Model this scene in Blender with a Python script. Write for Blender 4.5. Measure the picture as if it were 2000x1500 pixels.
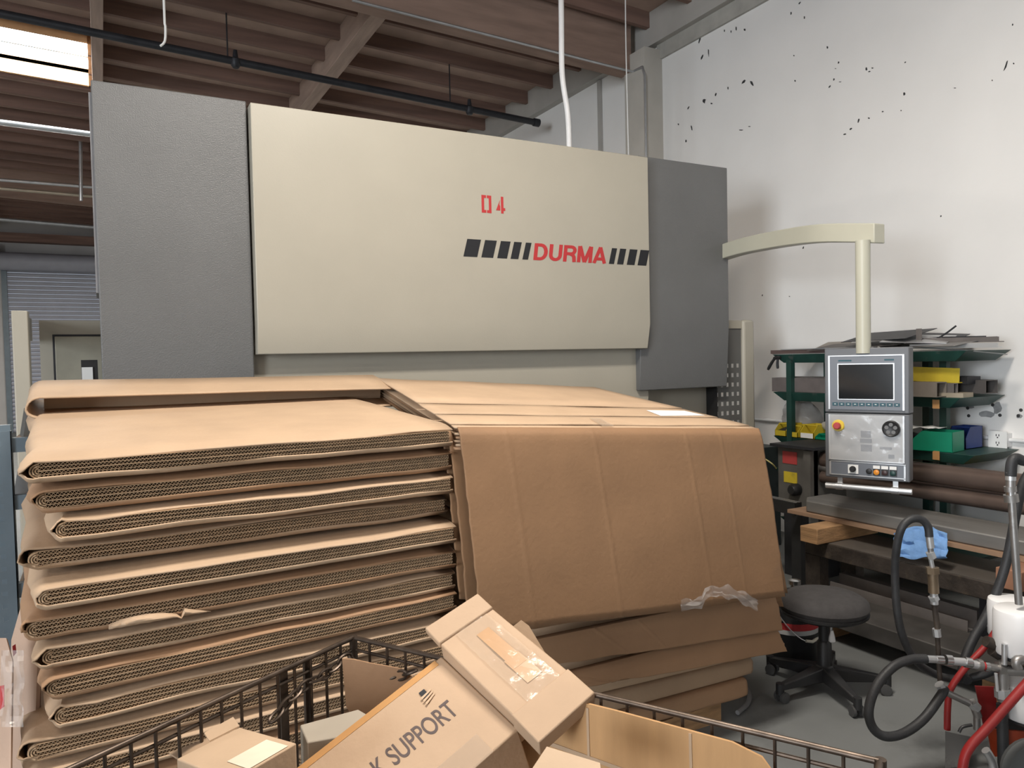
import bpy, math, random
from mathutils import Vector, Matrix, noise
V = Vector
rnd = random.Random(7)
S = bpy.context.scene
C = S.collection
for o in list(bpy.data.objects): bpy.data.objects.remove(o)

# ---------------------------------------------------------------- camera
F_PX, YAW, PITCH, ROLL = 1468.0, math.radians(28.58), math.radians(-1.85), math.radians(1.255)
EYE = V((0, 0, 1.65))
F0 = V((math.sin(YAW), math.cos(YAW), 0)); R0 = V((math.cos(YAW), -math.sin(YAW), 0)); ZZ = V((0, 0, 1))
CF = F0 * math.cos(PITCH) + ZZ * math.sin(PITCH); U0 = ZZ * math.cos(PITCH) - F0 * math.sin(PITCH)
CR = R0 * math.cos(ROLL) - U0 * math.sin(ROLL); CU = U0 * math.cos(ROLL) + R0 * math.sin(ROLL)
cd = bpy.data.cameras.new('camera'); cam = bpy.data.objects.new('camera', cd); C.objects.link(cam)
cd.sensor_width = 36; cd.lens = 36 * F_PX / 2000; cd.clip_start = .05; cd.clip_end = 100
cam.matrix_world = Matrix(((CR.x, CU.x, -CF.x, EYE.x), (CR.y, CU.y, -CF.y, EYE.y), (CR.z, CU.z, -CF.z, EYE.z), (0, 0, 0, 1)))
S.camera = cam

# ---------------------------------------------------------------- light
S.view_settings.view_transform = 'Standard'; S.view_settings.look = 'None'
S.view_settings.gamma = 1; S.view_settings.use_curve_mapping = False
S.view_settings.exposure = 0.0
w = bpy.data.worlds.new('world'); S.world = w; w.use_nodes = True
w.node_tree.nodes['Background'].inputs[0].default_value = (.75, .85, 1, 1)
w.node_tree.nodes['Background'].inputs[1].default_value = .6
def area(name, loc, sx, sy, power, col=(1, .93, .84), tgt=None, spread=180):
    l = bpy.data.lights.new(name, 'AREA'); l.shape = 'RECTANGLE'; l.size = sx; l.size_y = sy; l.energy = power; l.color = col
    l.spread = math.radians(spread)
    o = bpy.data.objects.new(name, l); C.objects.link(o); o.location = loc
    if tgt is not None: o.rotation_euler = (V(tgt) - V(loc)).to_track_quat('-Z', 'Y').to_euler()
    return o
WARM = (1, .93, .84)
area('bay_light_a', (1.3, 1.8, 4.75), 1.3, .5, 210, WARM)          # strip fixture under the roof, above the frame
area('fill_light_b', (-1.6, 0.6, 4.75), 1.3, .5, 45, WARM)  # added fill, brightens the left side of the press; no known fixture
area('fill_light_c', (-5.5, -2.5, 4.75), 1.3, .5, 120, WARM)  # added fill behind the camera
area('hall_fill_d', (-1.2, 18.0, 4.75), 1.3, .5, 300, WARM)  # added deep in the hall to brighten the far door; made-up fixture
area('hall_fill_e', (-4.5, 10.0, 4.75), 1.3, .5, 300, WARM)  # added lamp, lifts the dark ceiling by bounce off the hall floor
area('hall_fill_f', (-0.5, 12.5, 4.75), 1.3, .5, 160, WARM)  # another added hall lamp for roof brightness, no real fixture here
area('left_daylight', (-9.9, -2.0, 2.6), 5.0, 3.6, 1550, (.86, .93, 1.0), (0, -.6, 2.6))   # low daylight from the left; unseen open door assumed, wall stays closed

# ---------------------------------------------------------------- pixel helpers (2000 x 1500 frame -> metres)
def ray(x, y): return CF + CR * ((x - 1000) / F_PX) - CU * ((y - 750) / F_PX)
def at(x, y, d): return EYE + ray(x, y) * d
def onX(x, y, X): r = ray(x, y); return EYE + r * (X / r.x)
def onY(x, y, Y): r = ray(x, y); return EYE + r * (Y / r.y)
def onZ(x, y, Z): r = ray(x, y); return EYE + r * ((Z - EYE.z) / r.z)

# ---------------------------------------------------------------- materials
MATS = {}
def mat(name, col, rough=.6, metal=0, var=.12, scale=6, bump=0, bscale=40, dirt=None, dscale=3, dthr=.55, alpha=1, emit=0, stretch=(1, 1, 1), coat=0, trans=0):
    if name in MATS: return MATS[name]
    m = bpy.data.materials.new(name); m.use_nodes = True; nt = m.node_tree; n = nt.nodes; L = nt.links
    b = n['Principled BSDF']; b.inputs['Roughness'].default_value = rough; b.inputs['Metallic'].default_value = metal
    if coat: b.inputs['Coat Weight'].default_value = coat
    if trans: b.inputs['Transmission Weight'].default_value = trans
    tc = n.new('ShaderNodeTexCoord'); mp = n.new('ShaderNodeMapping'); mp.inputs['Scale'].default_value = stretch
    L.new(tc.outputs['Object'], mp.inputs['Vector'])
    nz = n.new('ShaderNodeTexNoise'); nz.inputs['Scale'].default_value = scale; nz.inputs['Detail'].default_value = 6
    L.new(mp.outputs[0], nz.inputs['Vector'])
    rp = n.new('ShaderNodeValToRGB'); rp.color_ramp.elements[0].position = .3; rp.color_ramp.elements[1].position = .7
    rp.color_ramp.elements[0].color = tuple(max(0, c * (1 - var)) for c in col) + (1,)
    rp.color_ramp.elements[1].color = tuple(min(1, c * (1 + var)) for c in col) + (1,)
    L.new(nz.outputs['Fac'], rp.inputs['Fac']); out = rp.outputs['Color']
    if dirt:
        n2 = n.new('ShaderNodeTexNoise'); n2.inputs['Scale'].default_value = dscale; n2.inputs['Detail'].default_value = 8; n2.inputs['Roughness'].default_value = .65
        L.new(tc.outputs['Object'], n2.inputs['Vector'])
        r2 = n.new('ShaderNodeValToRGB'); r2.color_ramp.elements[0].position = dthr; r2.color_ramp.elements[1].position = dthr + .16
        L.new(n2.outputs['Fac'], r2.inputs['Fac'])
        mx = n.new('ShaderNodeMix'); mx.data_type = 'RGBA'; mx.inputs[7].default_value = tuple(dirt) + (1,)
        L.new(r2.outputs['Color'], mx.inputs[0]); L.new(out, mx.inputs[6]); out = mx.outputs[2]
    L.new(out, b.inputs['Base Color'])
    if bump:
        n3 = n.new('ShaderNodeTexNoise'); n3.inputs['Scale'].default_value = bscale; n3.inputs['Detail'].default_value = 4
        L.new(mp.outputs[0], n3.inputs['Vector'])
        bp = n.new('ShaderNodeBump'); bp.inputs['Strength'].default_value = bump; bp.inputs['Distance'].default_value = .01
        L.new(n3.outputs['Fac'], bp.inputs['Height']); L.new(bp.outputs[0], b.inputs['Normal'])
    if alpha < 1: b.inputs['Alpha'].default_value = alpha
    if emit: L.new(out, b.inputs['Emission Color']); b.inputs['Emission Strength'].default_value = emit
    MATS[name] = m; return m
KR = (.47, .33, .215)
def card(name, col, streak=(1, 1, 1), dirt=(.2, .12, .07)):
    return mat(name, col, .75, 0, .07, 5, .12, 60, dirt=dirt, dscale=2.2, dthr=.68, stretch=streak)
M_card = card('kraft_cardboard', KR)
M_cardb = card('kraft_cardboard_brown', (.34, .20, .11))
M_cardg = card('kraft_cardboard_greyed', (.38, .26, .165))
M_cardp = card('kraft_cardboard_pale', (.50, .36, .24))
M_sheet = card('weathered_brown_board', (.255, .143, .072))
M_core = mat('corrugated_core', (.44, .30, .18), .85, 0, .15, 40)
M_wall = mat('wall_paint', (.84, .825, .80), .7, 0, .03, 1.5, .05, 30)
M_wallg = mat('wall_band', (.42, .40, .37), .8, 0, .08, 3)
M_conc = mat('concrete_floor', (.15, .157, .155), .6, 0, .13, 2.2, .1, 20, dirt=(.085, .088, .086), dscale=1.6, dthr=.56)
M_wood = mat('roof_timber', (.21, .128, .10), .8, 0, .25, 2, .2, 30, stretch=(.4, 6, 6))
M_deck = mat('roof_plywood', (.42, .30, .24), .85, 0, .14, 3, .1, 20, dirt=(.12, .08, .06), dscale=5, dthr=.66)
M_glulam = mat('glulam', (.40, .29, .235), .75, 0, .18, 3, .1, 30, stretch=(6, .5, 3))
M_lum = mat('old_lumber', (.36, .21, .10), .8, 0, .3, 8, .3, 40, stretch=(1, .3, 5))
M_beige = mat('press_beige_paint', (.405, .377, .312), .42, 0, .025, 3, .04, 120)
M_gr = mat('press_grey_paint', (.135, .137, .137), .40, 0, .06, 2.5, .3, 160)
M_grd = mat('guard_dark_grey', (.13, .13, .125), .5, 0, .06, 4)
M_black = mat('black_plastic', (.018, .018, .019), .45, 0, .2, 10)
M_rub = mat('black_rubber_hose', (.022, .023, .025), .55, 0, .3, 20, .15, 200)
M_steel = mat('raw_steel', (.33, .32, .31), .42, .85, .18, 5, dirt=(.13, .10, .085), dscale=4, dthr=.58)
M_rust = mat('rusty_dark_steel', (.05, .04, .033), .6, .35, .35, 12, .3, 60, dirt=(.11, .085, .06), dscale=7, dthr=.58)
M_roll = mat('brown_roll_steel', (.17, .125, .105), .38, .6, .15, 6)
M_wire = mat('worn_wire', (.10, .075, .058), .42, .75, .35, 25)
M_chrome = mat('bright_steel', (.62, .62, .62), .25, 1, .05, 6)
M_alu = mat('satin_aluminium', (.58, .59, .6), .38, .6, .03, 6)
M_galv = mat('galvanised', (.55, .56, .57), .4, .8, .1, 8)
M_green = mat('dark_green_paint', (.012, .05, .04), .45, 0, .25, 8, dirt=(.10, .10, .095), dscale=9, dthr=.63)
M_yel = mat('yellow_plastic', (.60, .46, .035), .5, 0, .1, 8, dirt=(.25, .19, .04), dscale=6, dthr=.62)
M_grn = mat('green_plastic', (.0, .22, .12), .45, 0, .08, 6)
M_blue = mat('blue_plastic', (.012, .035, .17), .45, 0, .1, 6)
M_rag = mat('blue_rag', (.17, .33, .62), .85, 0, .15, 12, .3, 60)
M_red = mat('red_paint', (.26, .016, .016), .42, 0, .2, 9, dirt=(.14, .03, .02), dscale=8, dthr=.62)
M_orng = mat('orange_red_paint', (.36, .05, .015), .5, 0, .15, 9)
M_dred = mat('decal_red', (.44, .030, .033), .7, 0, .03, 6)
M_dblk = mat('decal_black', (.012, .013, .016), .8, 0, .05, 6)
M_white = mat('white_enamel', (.80, .80, .80), .35, 0, .04, 8, dirt=(.45, .43, .40), dscale=7, dthr=.72)
M_paper = mat('white_paper', (.82, .82, .80), .7, 0, .03, 6)
M_door = mat('door_blue_grey', (.34, .35, .40), .55, 0, .06, 3)
M_rack = mat('rack_blue_grey', (.13, .17, .20), .5, 0, .1, 6)
M_clear = mat('clear_film', (.85, .85, .85), .12, 0, .02, 6, .4, 18, alpha=.22)
M_bag = mat('cloudy_bag', (.55, .54, .52), .2, 0, .2, 9, .5, 18, alpha=.55)
M_tape = mat('brown_tape', (.50, .27, .11), .25, 0, .08, 8)
M_ctape = mat('clear_tape', (.62, .50, .38), .12, 0, .05, 12, .25, 30, alpha=.22)
M_ink = mat('grey_ink', (.10, .075, .07), .8, 0, .2, 20)
M_pend = mat('console_grey', (.12, .125, .135), .45, 0, .05, 5)
M_pface = mat('console_blue_grey', (.15, .165, .19), .4, 0, .04, 5)
M_scr = mat('screen_glass', (.008, .010, .012), .12, 0, .1, 3)
M_teal = mat('teal_key', (.015, .075, .10), .5, 0, .1, 8)
M_amber = mat('amber_button', (.75, .28, .03), .35, 0, .05, 8)
M_pinkred = mat('stop_red', (.45, .06, .06), .45, 0, .05, 8)
M_yelb = mat('stop_yellow', (.75, .55, .06), .45, 0, .05, 8)
M_seat = mat('charcoal_fabric', (.045, .042, .042), .9, 0, .15, 30, .2, 200)
M_chip = mat('chipped_plaster', (.045, .045, .045), .9, 0, .4, 20)
M_patch = mat('grey_patch', (.30, .30, .30), .9, 0, .2, 20)
M_sky = mat('skylight_daylight', (.80, .91, 1.0), .5, 0, .02, 1, emit=22)
M_dark = mat('dark_sheet_metal', (.03, .031, .036), .5, .3, .2, 8)
M_scrap = mat('scrap_sheet', (.22, .20, .19), .5, .5, .15, 8)
M_brass = mat('dull_brass', (.20, .15, .10), .45, .7, .2, 10)

# ---------------------------------------------------------------- mesh helpers
W0 = {}
def resample(pts, n):
    pts = [V(p) for p in pts]; out = []; N = len(pts) - 1
    for i in range(N):
        p0 = pts[max(i - 1, 0)]; p1 = pts[i]; p2 = pts[i + 1]; p3 = pts[min(i + 2, N)]
        for k in range(n):
            t = k / n
            out.append(.5 * ((2 * p1) + (p2 - p0) * t + (2 * p0 - 5 * p1 + 4 * p2 - p3) * t * t + (3 * p1 - p0 - 3 * p2 + p3) * t ** 3))
    out.append(pts[-1]); return out
class MB:
    def __init__(s): s.v = []; s.f = []
    def add(s, vs, fs):
        k = len(s.v); s.v += [V(p) for p in vs]; s.f += [tuple(i + k for i in f) for f in fs]; return s
    def hexa(s, p):      # bottom 4, top 4
        return s.add(p, [(3, 2, 1, 0), (4, 5, 6, 7), (0, 1, 5, 4), (1, 2, 6, 5), (2, 3, 7, 6), (3, 0, 4, 7)])
    def box(s, a, b, M=None):
        x0, y0, z0 = [min(a[i], b[i]) for i in range(3)]; x1, y1, z1 = [max(a[i], b[i]) for i in range(3)]
        p = [V(q) for q in ((x0, y0, z0), (x1, y0, z0), (x1, y1, z0), (x0, y1, z0), (x0, y0, z1), (x1, y0, z1), (x1, y1, z1), (x0, y1, z1))]
        if M is not None: p = [M @ q for q in p]
        return s.hexa(p)
    def prism(s, poly, vec):
        poly = [V(p) for p in poly]; vec = V(vec); n = len(poly)
        return s.add(poly + [p + vec for p in poly], [tuple(range(n))[::-1], tuple(range(n, 2 * n))] + [(i, (i + 1) % n, n + (i + 1) % n, n + i) for i in range(n)])
    def tube(s, pts, r, n=8, smooth=0, closed=False):
        pts = [V(p) for p in pts]
        rs = list(r) if isinstance(r, (list, tuple)) else [r] * len(pts)
        if smooth:
            rs = [rs[min(i // smooth, len(pts) - 1)] for i in range((len(pts) - 1) * smooth + 1)]; pts = resample(pts, smooth)
        k0 = len(s.v); prev = None; m = len(pts)
        for i, p in enumerate(pts):
            if closed: t = (pts[(i + 1) % m] - pts[i - 1]).normalized()
            else: t = (pts[min(i + 1, m - 1)] - pts[max(i - 1, 0)]).normalized()
            if prev is None: a = t.orthogonal().normalized()
            else:
                a = prev - t * prev.dot(t)
                a = a.normalized() if a.length > 1e-6 else t.orthogonal().normalized()
            prev = a; b = t.cross(a)
            for k in range(n):
                g = 2 * math.pi * k / n; s.v.append(p + (a * math.cos(g) + b * math.sin(g)) * rs[i])
        for i in range(m if closed else m - 1):
            j = (i + 1) % m
            for k in range(n):
                s.f.append((k0 + i * n + k, k0 + i * n + (k + 1) % n, k0 + j * n + (k + 1) % n, k0 + j * n + k))
        if not closed:
            s.f.append(tuple(k0 + k for k in range(n))[::-1]); s.f.append(tuple(k0 + (m - 1) * n + k for k in range(n)))
        return s
    def cyl(s, a, b, r, n=14, r2=None): return s.tube([a, b], [r, r if r2 is None else r2], n)
    def lathe(s, c, prof, n=20, axis=(0, 0, 1)):
        ax = V(axis).normalized(); a = ax.orthogonal().normalized(); b = ax.cross(a); c = V(c); k0 = len(s.v)
        for r, z in prof:
            for k in range(n):
                g = 2 * math.pi * k / n; s.v.append(c + ax * z + (a * math.cos(g) + b * math.sin(g)) * max(r, 1e-4))
        for i in range(len(prof) - 1):
            for k in range(n): s.f.append((k0 + i * n + k, k0 + i * n + (k + 1) % n, k0 + (i + 1) * n + (k + 1) % n, k0 + (i + 1) * n + k))
        s.f.append(tuple(k0 + k for k in range(n))[::-1]); s.f.append(tuple(k0 + (len(prof) - 1) * n + k for k in range(n))); return s
    def grid(s, nu, nv, fn):
        k0 = len(s.v)
        for j in range(nv + 1):
            for i in range(nu + 1): s.v.append(V(fn(i / nu, j / nv)))
        for j in range(nv):
            for i in range(nu):
                a = k0 + j * (nu + 1) + i; s.f.append((a, a + 1, a + nu + 2, a + nu + 1))
        return s
    def mesh(s, name, org, m):
        me = bpy.data.meshes.new(name); me.from_pydata([tuple(p - org) for p in s.v], [], s.f)
        me.materials.append(m); me.update(); me.shade_smooth(); me.set_sharp_from_angle(angle=math.radians(38)); return me
    def build(s, name, m, parent=None, label=None, cat=None, group=None, kind=None, bevel=0, solid=0, soff=0):
        if parent is not None: org = W0[parent.name]
        else:
            xs = [p.x for p in s.v]; ys = [p.y for p in s.v]; zs = [p.z for p in s.v]
            org = V(((min(xs) + max(xs)) / 2, (min(ys) + max(ys)) / 2, min(zs)))
        o = bpy.data.objects.new(name, s.mesh(name, org, m)); C.objects.link(o); W0[o.name] = org
        if parent is not None: o.parent = parent
        else: o.location = org
        if solid:
            md = o.modifiers.new('thickness', 'SOLIDIFY'); md.thickness = solid; md.offset = soff
        if bevel:
            md = o.modifiers.new('edge', 'BEVEL'); md.width = bevel; md.segments = 2; md.limit_method = 'ANGLE'; md.angle_limit = math.radians(50)
        tag(o, label, cat, group, kind); return o
def tag(o, label=None, cat=None, group=None, kind=None):
    if label: o['label'] = label
    if cat: o['category'] = cat
    if group: o['group'] = group
    if kind: o['kind'] = kind
    return o
def thing(name, loc, label=None, cat=None, group=None, kind=None):
    o = bpy.data.objects.new(name, None); C.objects.link(o); o.location = loc; o.empty_display_size = .1; W0[o.name] = V(loc)
    return tag(o, label, cat, group, kind)
def nz(p, s=1.0): return noise.noise(V(p) * s)
def text(name, body, parent, m, org, ex, ey, height, bold=0, shear=0, ext=.0006, width=None):
    cu = bpy.data.curves.new('t', 'FONT'); cu.body = body; cu.size = 1; cu.offset = bold; cu.shear = shear; cu.fill_mode = 'BOTH'; cu.extrude = .001
    to = bpy.data.objects.new('t', cu); C.objects.link(to); bpy.context.view_layer.update()
    me = bpy.data.meshes.new_from_object(to.evaluated_get(bpy.context.evaluated_depsgraph_get()))
    bpy.data.objects.remove(to); ex = V(ex).normalized(); ey = V(ey).normalized(); en = ex.cross(ey)
    xs = [v.co.x for v in me.vertices]; ys = [v.co.y for v in me.vertices]
    sy = height / (max(ys) - min(ys)); sx = sy if width is None else width / (max(xs) - min(xs))
    P = W0[parent.name]; o0 = V(org)
    for v in me.vertices:
        v.co = o0 + ex * ((v.co.x - min(xs)) * sx) + ey * ((v.co.y - min(ys)) * sy) + en * (ext * (1 if v.co.z > 0 else .1)) - P
    me.materials.clear(); me.materials.append(m); me.name = name
    o = bpy.data.objects.new(name, me); C.objects.link(o); o.parent = parent; W0[o.name] = P; return o

# ================================================================ THE HALL
WX, YB, X0, YF = 5.5, 24.0, -10.0, -9.0
def roofz(x): return 5.42 + .042 * (WX - x)
MB().box((X0, YF, -.1), (WX, YB, 0)).build('floor', M_conc, kind='structure')
wr = MB().box((WX, YF, 0), (WX + .2, YB, 6)).build('wall_right', M_wall, kind='structure')
MB().box((X0 - .2, YF, 0), (X0, YB, 6.4)).build('wall_left', M_wall, kind='structure')
MB().box((X0, YF - .2, 0), (WX, YF, 6.4)).build('wall_front', M_wall, kind='structure')
DX0, DX1, DH = -2.2, 2.6, 4.35          # roll-up door opening in the far wall
wb = MB()
wb.box((X0, YB, 0), (DX0, YB + .2, 6.4)); wb.box((DX1, YB, 0), (WX, YB + .2, 6.4)); wb.box((DX0, YB, DH), (DX1, YB + .2, 6.4))
wb.build('wall_back', mat('wall_back_paint', (.50, .49, .48), .8, 0, .05, 2), kind='structure')
# roof deck with a skylight opening
SK = (-2.35, -.02, 10.25, 11.75)
dk = MB()
def deck(xa, xb, ya, yb): dk.prism([(xa, ya, roofz(xa)), (xb, ya, roofz(xb)), (xb, yb, roofz(xb)), (xa, yb, roofz(xa))], (0, 0, .05))
deck(X0, WX, YF, SK[2]); deck(X0, WX, SK[3], YB); deck(X0, SK[0], SK[2], SK[3]); deck(SK[1], WX, SK[2], SK[3])
ceil = dk.build('ceiling', M_deck, kind='structure')
jy = [7.95 - .67 * k for k in range(0, 24)][::-1] + [7.95 + .67 * k for k in range(1, 24)]
for y in jy:
    if abs(y - 6.9) < .25 or YF > y - .1: continue
    d = .17
    spans = [(X0, WX - .1)]
    if SK[2] - .02 < y < SK[3] + .02: spans = [(X0, SK[0]), (SK[1], WX - .1)]
    for a, b in spans:
        j = MB(); j.hexa([(a, y - .03, roofz(a) - d), (b, y - .03, roofz(b) - d), (b, y + .03, roofz(b) - d), (a, y + .03, roofz(a) - d),
                          (a, y - .03, roofz(a)), (b, y - .03, roofz(b)), (b, y + .03, roofz(b)), (a, y + .03, roofz(a))]).build('joist', M_wood, ceil)
for x, ya, yb, wd, d in ((2.62, 6.9, YB, .17, .34), (.08, YF, YB, .12, .33), (2.62, YF, 6.6, .17, .34), (-2.42, YF, YB, .12, .33), (-5.0, YF, YB, .12, .33), (-7.5, YF, YB, .12, .33)):
    MB().box((x - wd / 2, ya, roofz(x) - d), (x + wd / 2, yb, roofz(x) - .01)).build('purlin', M_glulam, ceil, bevel=.006)
for y in (6.85, 18.0):
    g = MB(); a, b = X0, WX - .22; d = .62
    g.hexa([(a, y - .09, roofz(a) - d), (b, y - .09, roofz(b) - d), (b, y + .09, roofz(b) - d), (a, y + .09, roofz(a) - d),
            (a, y - .09, roofz(a)), (b, y - .09, roofz(b)), (b, y + .09, roofz(b)), (a, y + .09, roofz(a))]).build('girder', mat('girder_wood', (.30, .20, .155), .8, 0, .2, 3, stretch=(.5, 4, 4)), ceil)
MB().box((WX - .1, YF, 5.06), (WX, YB, 5.42)).build('trim_1', M_wallg, kind='structure')          # ledger along the wall
MB().box((WX - .03, YF, 4.90), (WX - .002, 6.55, 5.06)).build('trim_2', mat('band_paint', (.40, .385, .35), .8), kind='structure')
MB().box((WX - .24, 6.5, 0), (WX, 6.86, 5.0)).build('trim_3', mat('pilaster_paint', (.50, .47, .42), .75, 0, .06, 4), kind='structure')
MB().box((WX - .035, 7.62, 0), (WX, 7.68, 5.05)).build('trim_4', M_wallg, kind='structure')
# skylight
sk = thing('window_1', ((SK[0] + SK[1]) / 2, (SK[2] + SK[3]) / 2, roofz(-1.2)), kind='structure')
def slab_r(xa, xb, ya, yb, dz0, dz1): return MB().hexa([(xa, ya, roofz(xa) + dz0), (xb, ya, roofz(xb) + dz0), (xb, yb, roofz(xb) + dz0), (xa, yb, roofz(xa) + dz0), (xa, ya, roofz(xa) + dz1), (xb, ya, roofz(xb) + dz1), (xb, yb, roofz(xb) + dz1), (xa, yb, roofz(xa) + dz1)])
M_curb = mat('curb_wood', (.62, .34, .16), .7, 0, .15, 5)
for q in ((SK[0], SK[1], SK[2] - .05, SK[2]), (SK[0], SK[1], SK[3], SK[3] + .05), (SK[0] - .05, SK[0], SK[2], SK[3]), (SK[1], SK[1] + .04, SK[2], SK[3])):
    slab_r(*q, -.17, .11).build('curb', M_curb, sk)
slab_r(SK[0], SK[1], SK[2], SK[3], .06, .08).build('pane', M_sky, sk)
slab_r(SK[0], SK[1], 11.2, 11.24, .02, .06).build('glazing_bar', mat('glaze_bar', (.6, .7, .72), .5), sk)
# roll-up door
rd = thing('door_1', ((DX0 + DX1) / 2, YB, 0), kind='structure')
k = 0; z = 0.0
while z < DH - .05:
    MB().prism([(DX0 + .08, YB - .10, z), (DX0 + .08, YB - .125, z + .02), (DX0 + .08, YB - .135, z + .06), (DX0 + .08, YB - .115, z + .10), (DX0 + .08, YB - .09, z + .106), (DX0 + .08, YB - .07, z + .05)], (DX1 - DX0 - .16, 0, 0)).build('slat', M_door, rd)
    z += .112
for x in (DX0, DX1): MB().box((x - .04, YB - .19, 0), (x + .08, YB - .0, DH + .1)).build('guide_rail', M_rack, rd)
MB().cyl((DX0 - .1, YB - .3, DH + .17), (DX1 + .1, YB - .3, DH + .17), .24, 20).build('coil', M_door, rd)
MB().box((DX0 - .16, YB - .55, DH + .05), (DX0 - .1, YB, DH + .6)).build('bracket', M_rack, rd)
MB().box((X0, YB - .3, 5.05), (WX, YB, 5.28)).build('trim_5', M_wood, kind='structure')
# paint chips on the right wall
chips = [(1965,128,8,34,.35),(1452,160,12,14,.5),(1469,163,9,16,-.6),(1375,197,15,13,0),(1390,202,9,5,0),(1367,77,7,24,.3),(1371,112,6,14,.4),(1384,102,4,22,0),(1437,32,4,14,.1),(1438,56,4,12,0),
 (1455,58,7,7,0),(1545,26,5,12,0),(1562,6,6,9,.5),(1571,34,4,8,0),(1692,135,7,12,0),(1698,140,9,4,.4),(1704,133,8,3,0),(1638,122,6,8,.4),(1632,134,8,3,0),(1629,155,6,8,0),(1621,169,6,8,.5),(1641,160,10,3,.1),
 (1766,184,9,9,0),(1616,93,6,8,0),(1662,252,7,6,.5),(1650,262,11,6,.6),(1677,236,6,10,.2),(1697,231,8,5,-.5),(1724,218,6,4,0),(1447,254,16,3,.4),(1464,247,8,3,.7),(1351,250,5,12,-.2),(1325,243,5,5,0),(1340,275,5,9,0),
 (1404,45,5,7,0),(1375,53,6,12,.2),(1390,53,7,3,0),(1415,60,4,7,0),(1428,62,4,8,0),(1422,172,4,8,0),(1398,185,5,9,.2),(1345,210,5,10,.4),(1551,109,5,4,0),(1553,158,4,6,0),(1838,422,5,5,0),(1569,484,5,9,.2),
 (1489,577,4,5,0),(1542,579,5,3,0),(1760,216,5,3,0),(1865,172,8,3,.2),(1938,157,4,4,0),(1978,48,6,6,0),(1768,122,6,6,.5),(1980,124,7,6,0)]
for (x, y, w_, h_, sl) in chips:
    n = 7; poly = []
    for q in range(n):
        g = 2 * math.pi * q / n + .3; rr = .42 * rnd.uniform(.5, 1.05)
        py = math.sin(g) * h_ * rr; px = math.cos(g) * w_ * rr * .75 - sl * py
        poly.append(onX(x + px, y + py, WX - .0005))
    MB().prism(poly[::-1], (-.0025, 0, 0)).build('paint_chip', M_chip, wr)
for (x, y, w_, h_) in ((1948,797,20,28),(1928,808,36,16),(1893,792,26,18),(1992,813,14,10)):
    n = 11; poly = []
    for q in range(n):
        g = 2 * math.pi * q / n; rr = .5 * rnd.uniform(.6, 1.05); poly.append(onX(x + math.cos(g) * w_ * rr, y + math.sin(g) * h_ * rr, WX - .0005))
    MB().prism(poly[::-1], (-.002, 0, 0)).build('plaster_patch', M_patch, wr)
for (x, y) in ((1890,797),(1892,812),(1939,791),(1953,811),(1989,812),(1994,801)):
    c = onX(x, y, WX - .001); MB().cyl(c + V((.004, 0, 0)), c - V((.002, 0, 0)), .012, 8).build('bolt_hole', M_chip, wr)
# overhead pipes and wires
def pipe(name, pts, r, m, label, cat, smooth=0, n=10, group=None): return MB().tube(pts, r, n, smooth).build(name, m, label=label, cat=cat, group=group)
sp = thing('sprinkler_pipe', onY(460, 120, 8.6), 'dark sprinkler pipe running under the roof joists above the press', 'pipe')
a, b = onY(-120, 2, 8.6), onY(1050, 240, 8.6)
MB().cyl(a, b, .04, 12).build('pipe_run', M_dark, sp)
MB().cyl(b - (b - a).normalized() * .06, b + (b - a).normalized() * .02, .052, 12).build('end_cap', M_dark, sp)
for (x, y) in ((460, 120), (917, 213)):
    c = onY(x, y, 8.6); MB().lathe(c - V((0, 0, .07)), [(.03, 0), (.045, .02), (.055, .05), (.055, .09), (.03, .11), (.02, .19)], 12).build('pipe_fitting', M_dark, sp)
for x in (1.3, 3.9):
    z = a.z + (b.z - a.z) * (x - a.x) / (b.x - a.x); MB().cyl((x, 8.6, z), (x, 8.6, roofz(x)), .008, 6).build('hanger_rod', M_dark, sp)
def cond(name, p, q, Y, r, m, label, Y2=None, cat='pipe'):
    a = onY(*p, Y); b = onY(*q, Y2 or Y); d = (b - a).normalized(); return pipe(name, [a - d * 3.0, b + d * .6], r, m, label, cat)
cond('conduit_pipe', (0, 239), (175, 262), 11, .035, M_galv, 'pale grey conduit, thickest of those crossing behind the tall grey press panel')
cond('conduit_pipe', (0, 351), (175, 365), 15.5, .03, M_galv, 'thin bright conduit, upper of the close pair left of the press')
cond('conduit_pipe', (0, 368), (175, 383), 15.6, .03, mat('warm_pipe', (.42, .36, .28), .4, .6), 'thin brownish conduit, lower of the close pair left of the press')
cond('conduit_pipe', (0, 428), (180, 443), 22, .05, M_galv, 'steel conduit running just above the far roll-up door')
pipe('hanger_rod', [V((onY(158, 285, 15).x, 15, roofz(onY(158, 285, 15).x) + .005)), onY(158, 392, 15)], .03, M_galv, 'short steel hanger rod holding the conduits left of the press', 'rod')
gc = [onY(688, 0, 6.72), onY(1000, 80, 6.72), onY(1235, 140, 6.72)]
gp = pipe('girder_conduit', gc[:1] + [gc[2], V((WX - .26, 6.52, gc[2].z - .02)), V((WX - .255, 6.485, gc[2].z - .12)), V((WX - .255, 6.485, 2.6))], .013, M_galv, 'thin conduit along the roof girder bending down beside the wall pilaster', 'pipe')
pole = [onY(1094, -120, 4.9), onY(1096, 0, 4.9), onY(1097, 120, 4.9), onY(1100, 165, 4.9), onY(1109, 225, 4.9), onY(1112, 300, 4.9), V((onY(1112, 300, 4.9).x, 4.9, 2.95))]
pole[0].z = roofz(3.1)
pipe('drop_pipe', pole, .021, M_white, 'white bent conduit dropping from the roof to the press top', 'pipe', 4)
pipe('hanging_string', [onY(1221, -100, 5.6), onY(1222, 60, 5.6), onY(1225, 200, 5.6), onY(1228, 320, 5.6)], .006, M_paper, 'thin white string hanging right of the white drop pipe', 'string', 3, 6)
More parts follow.
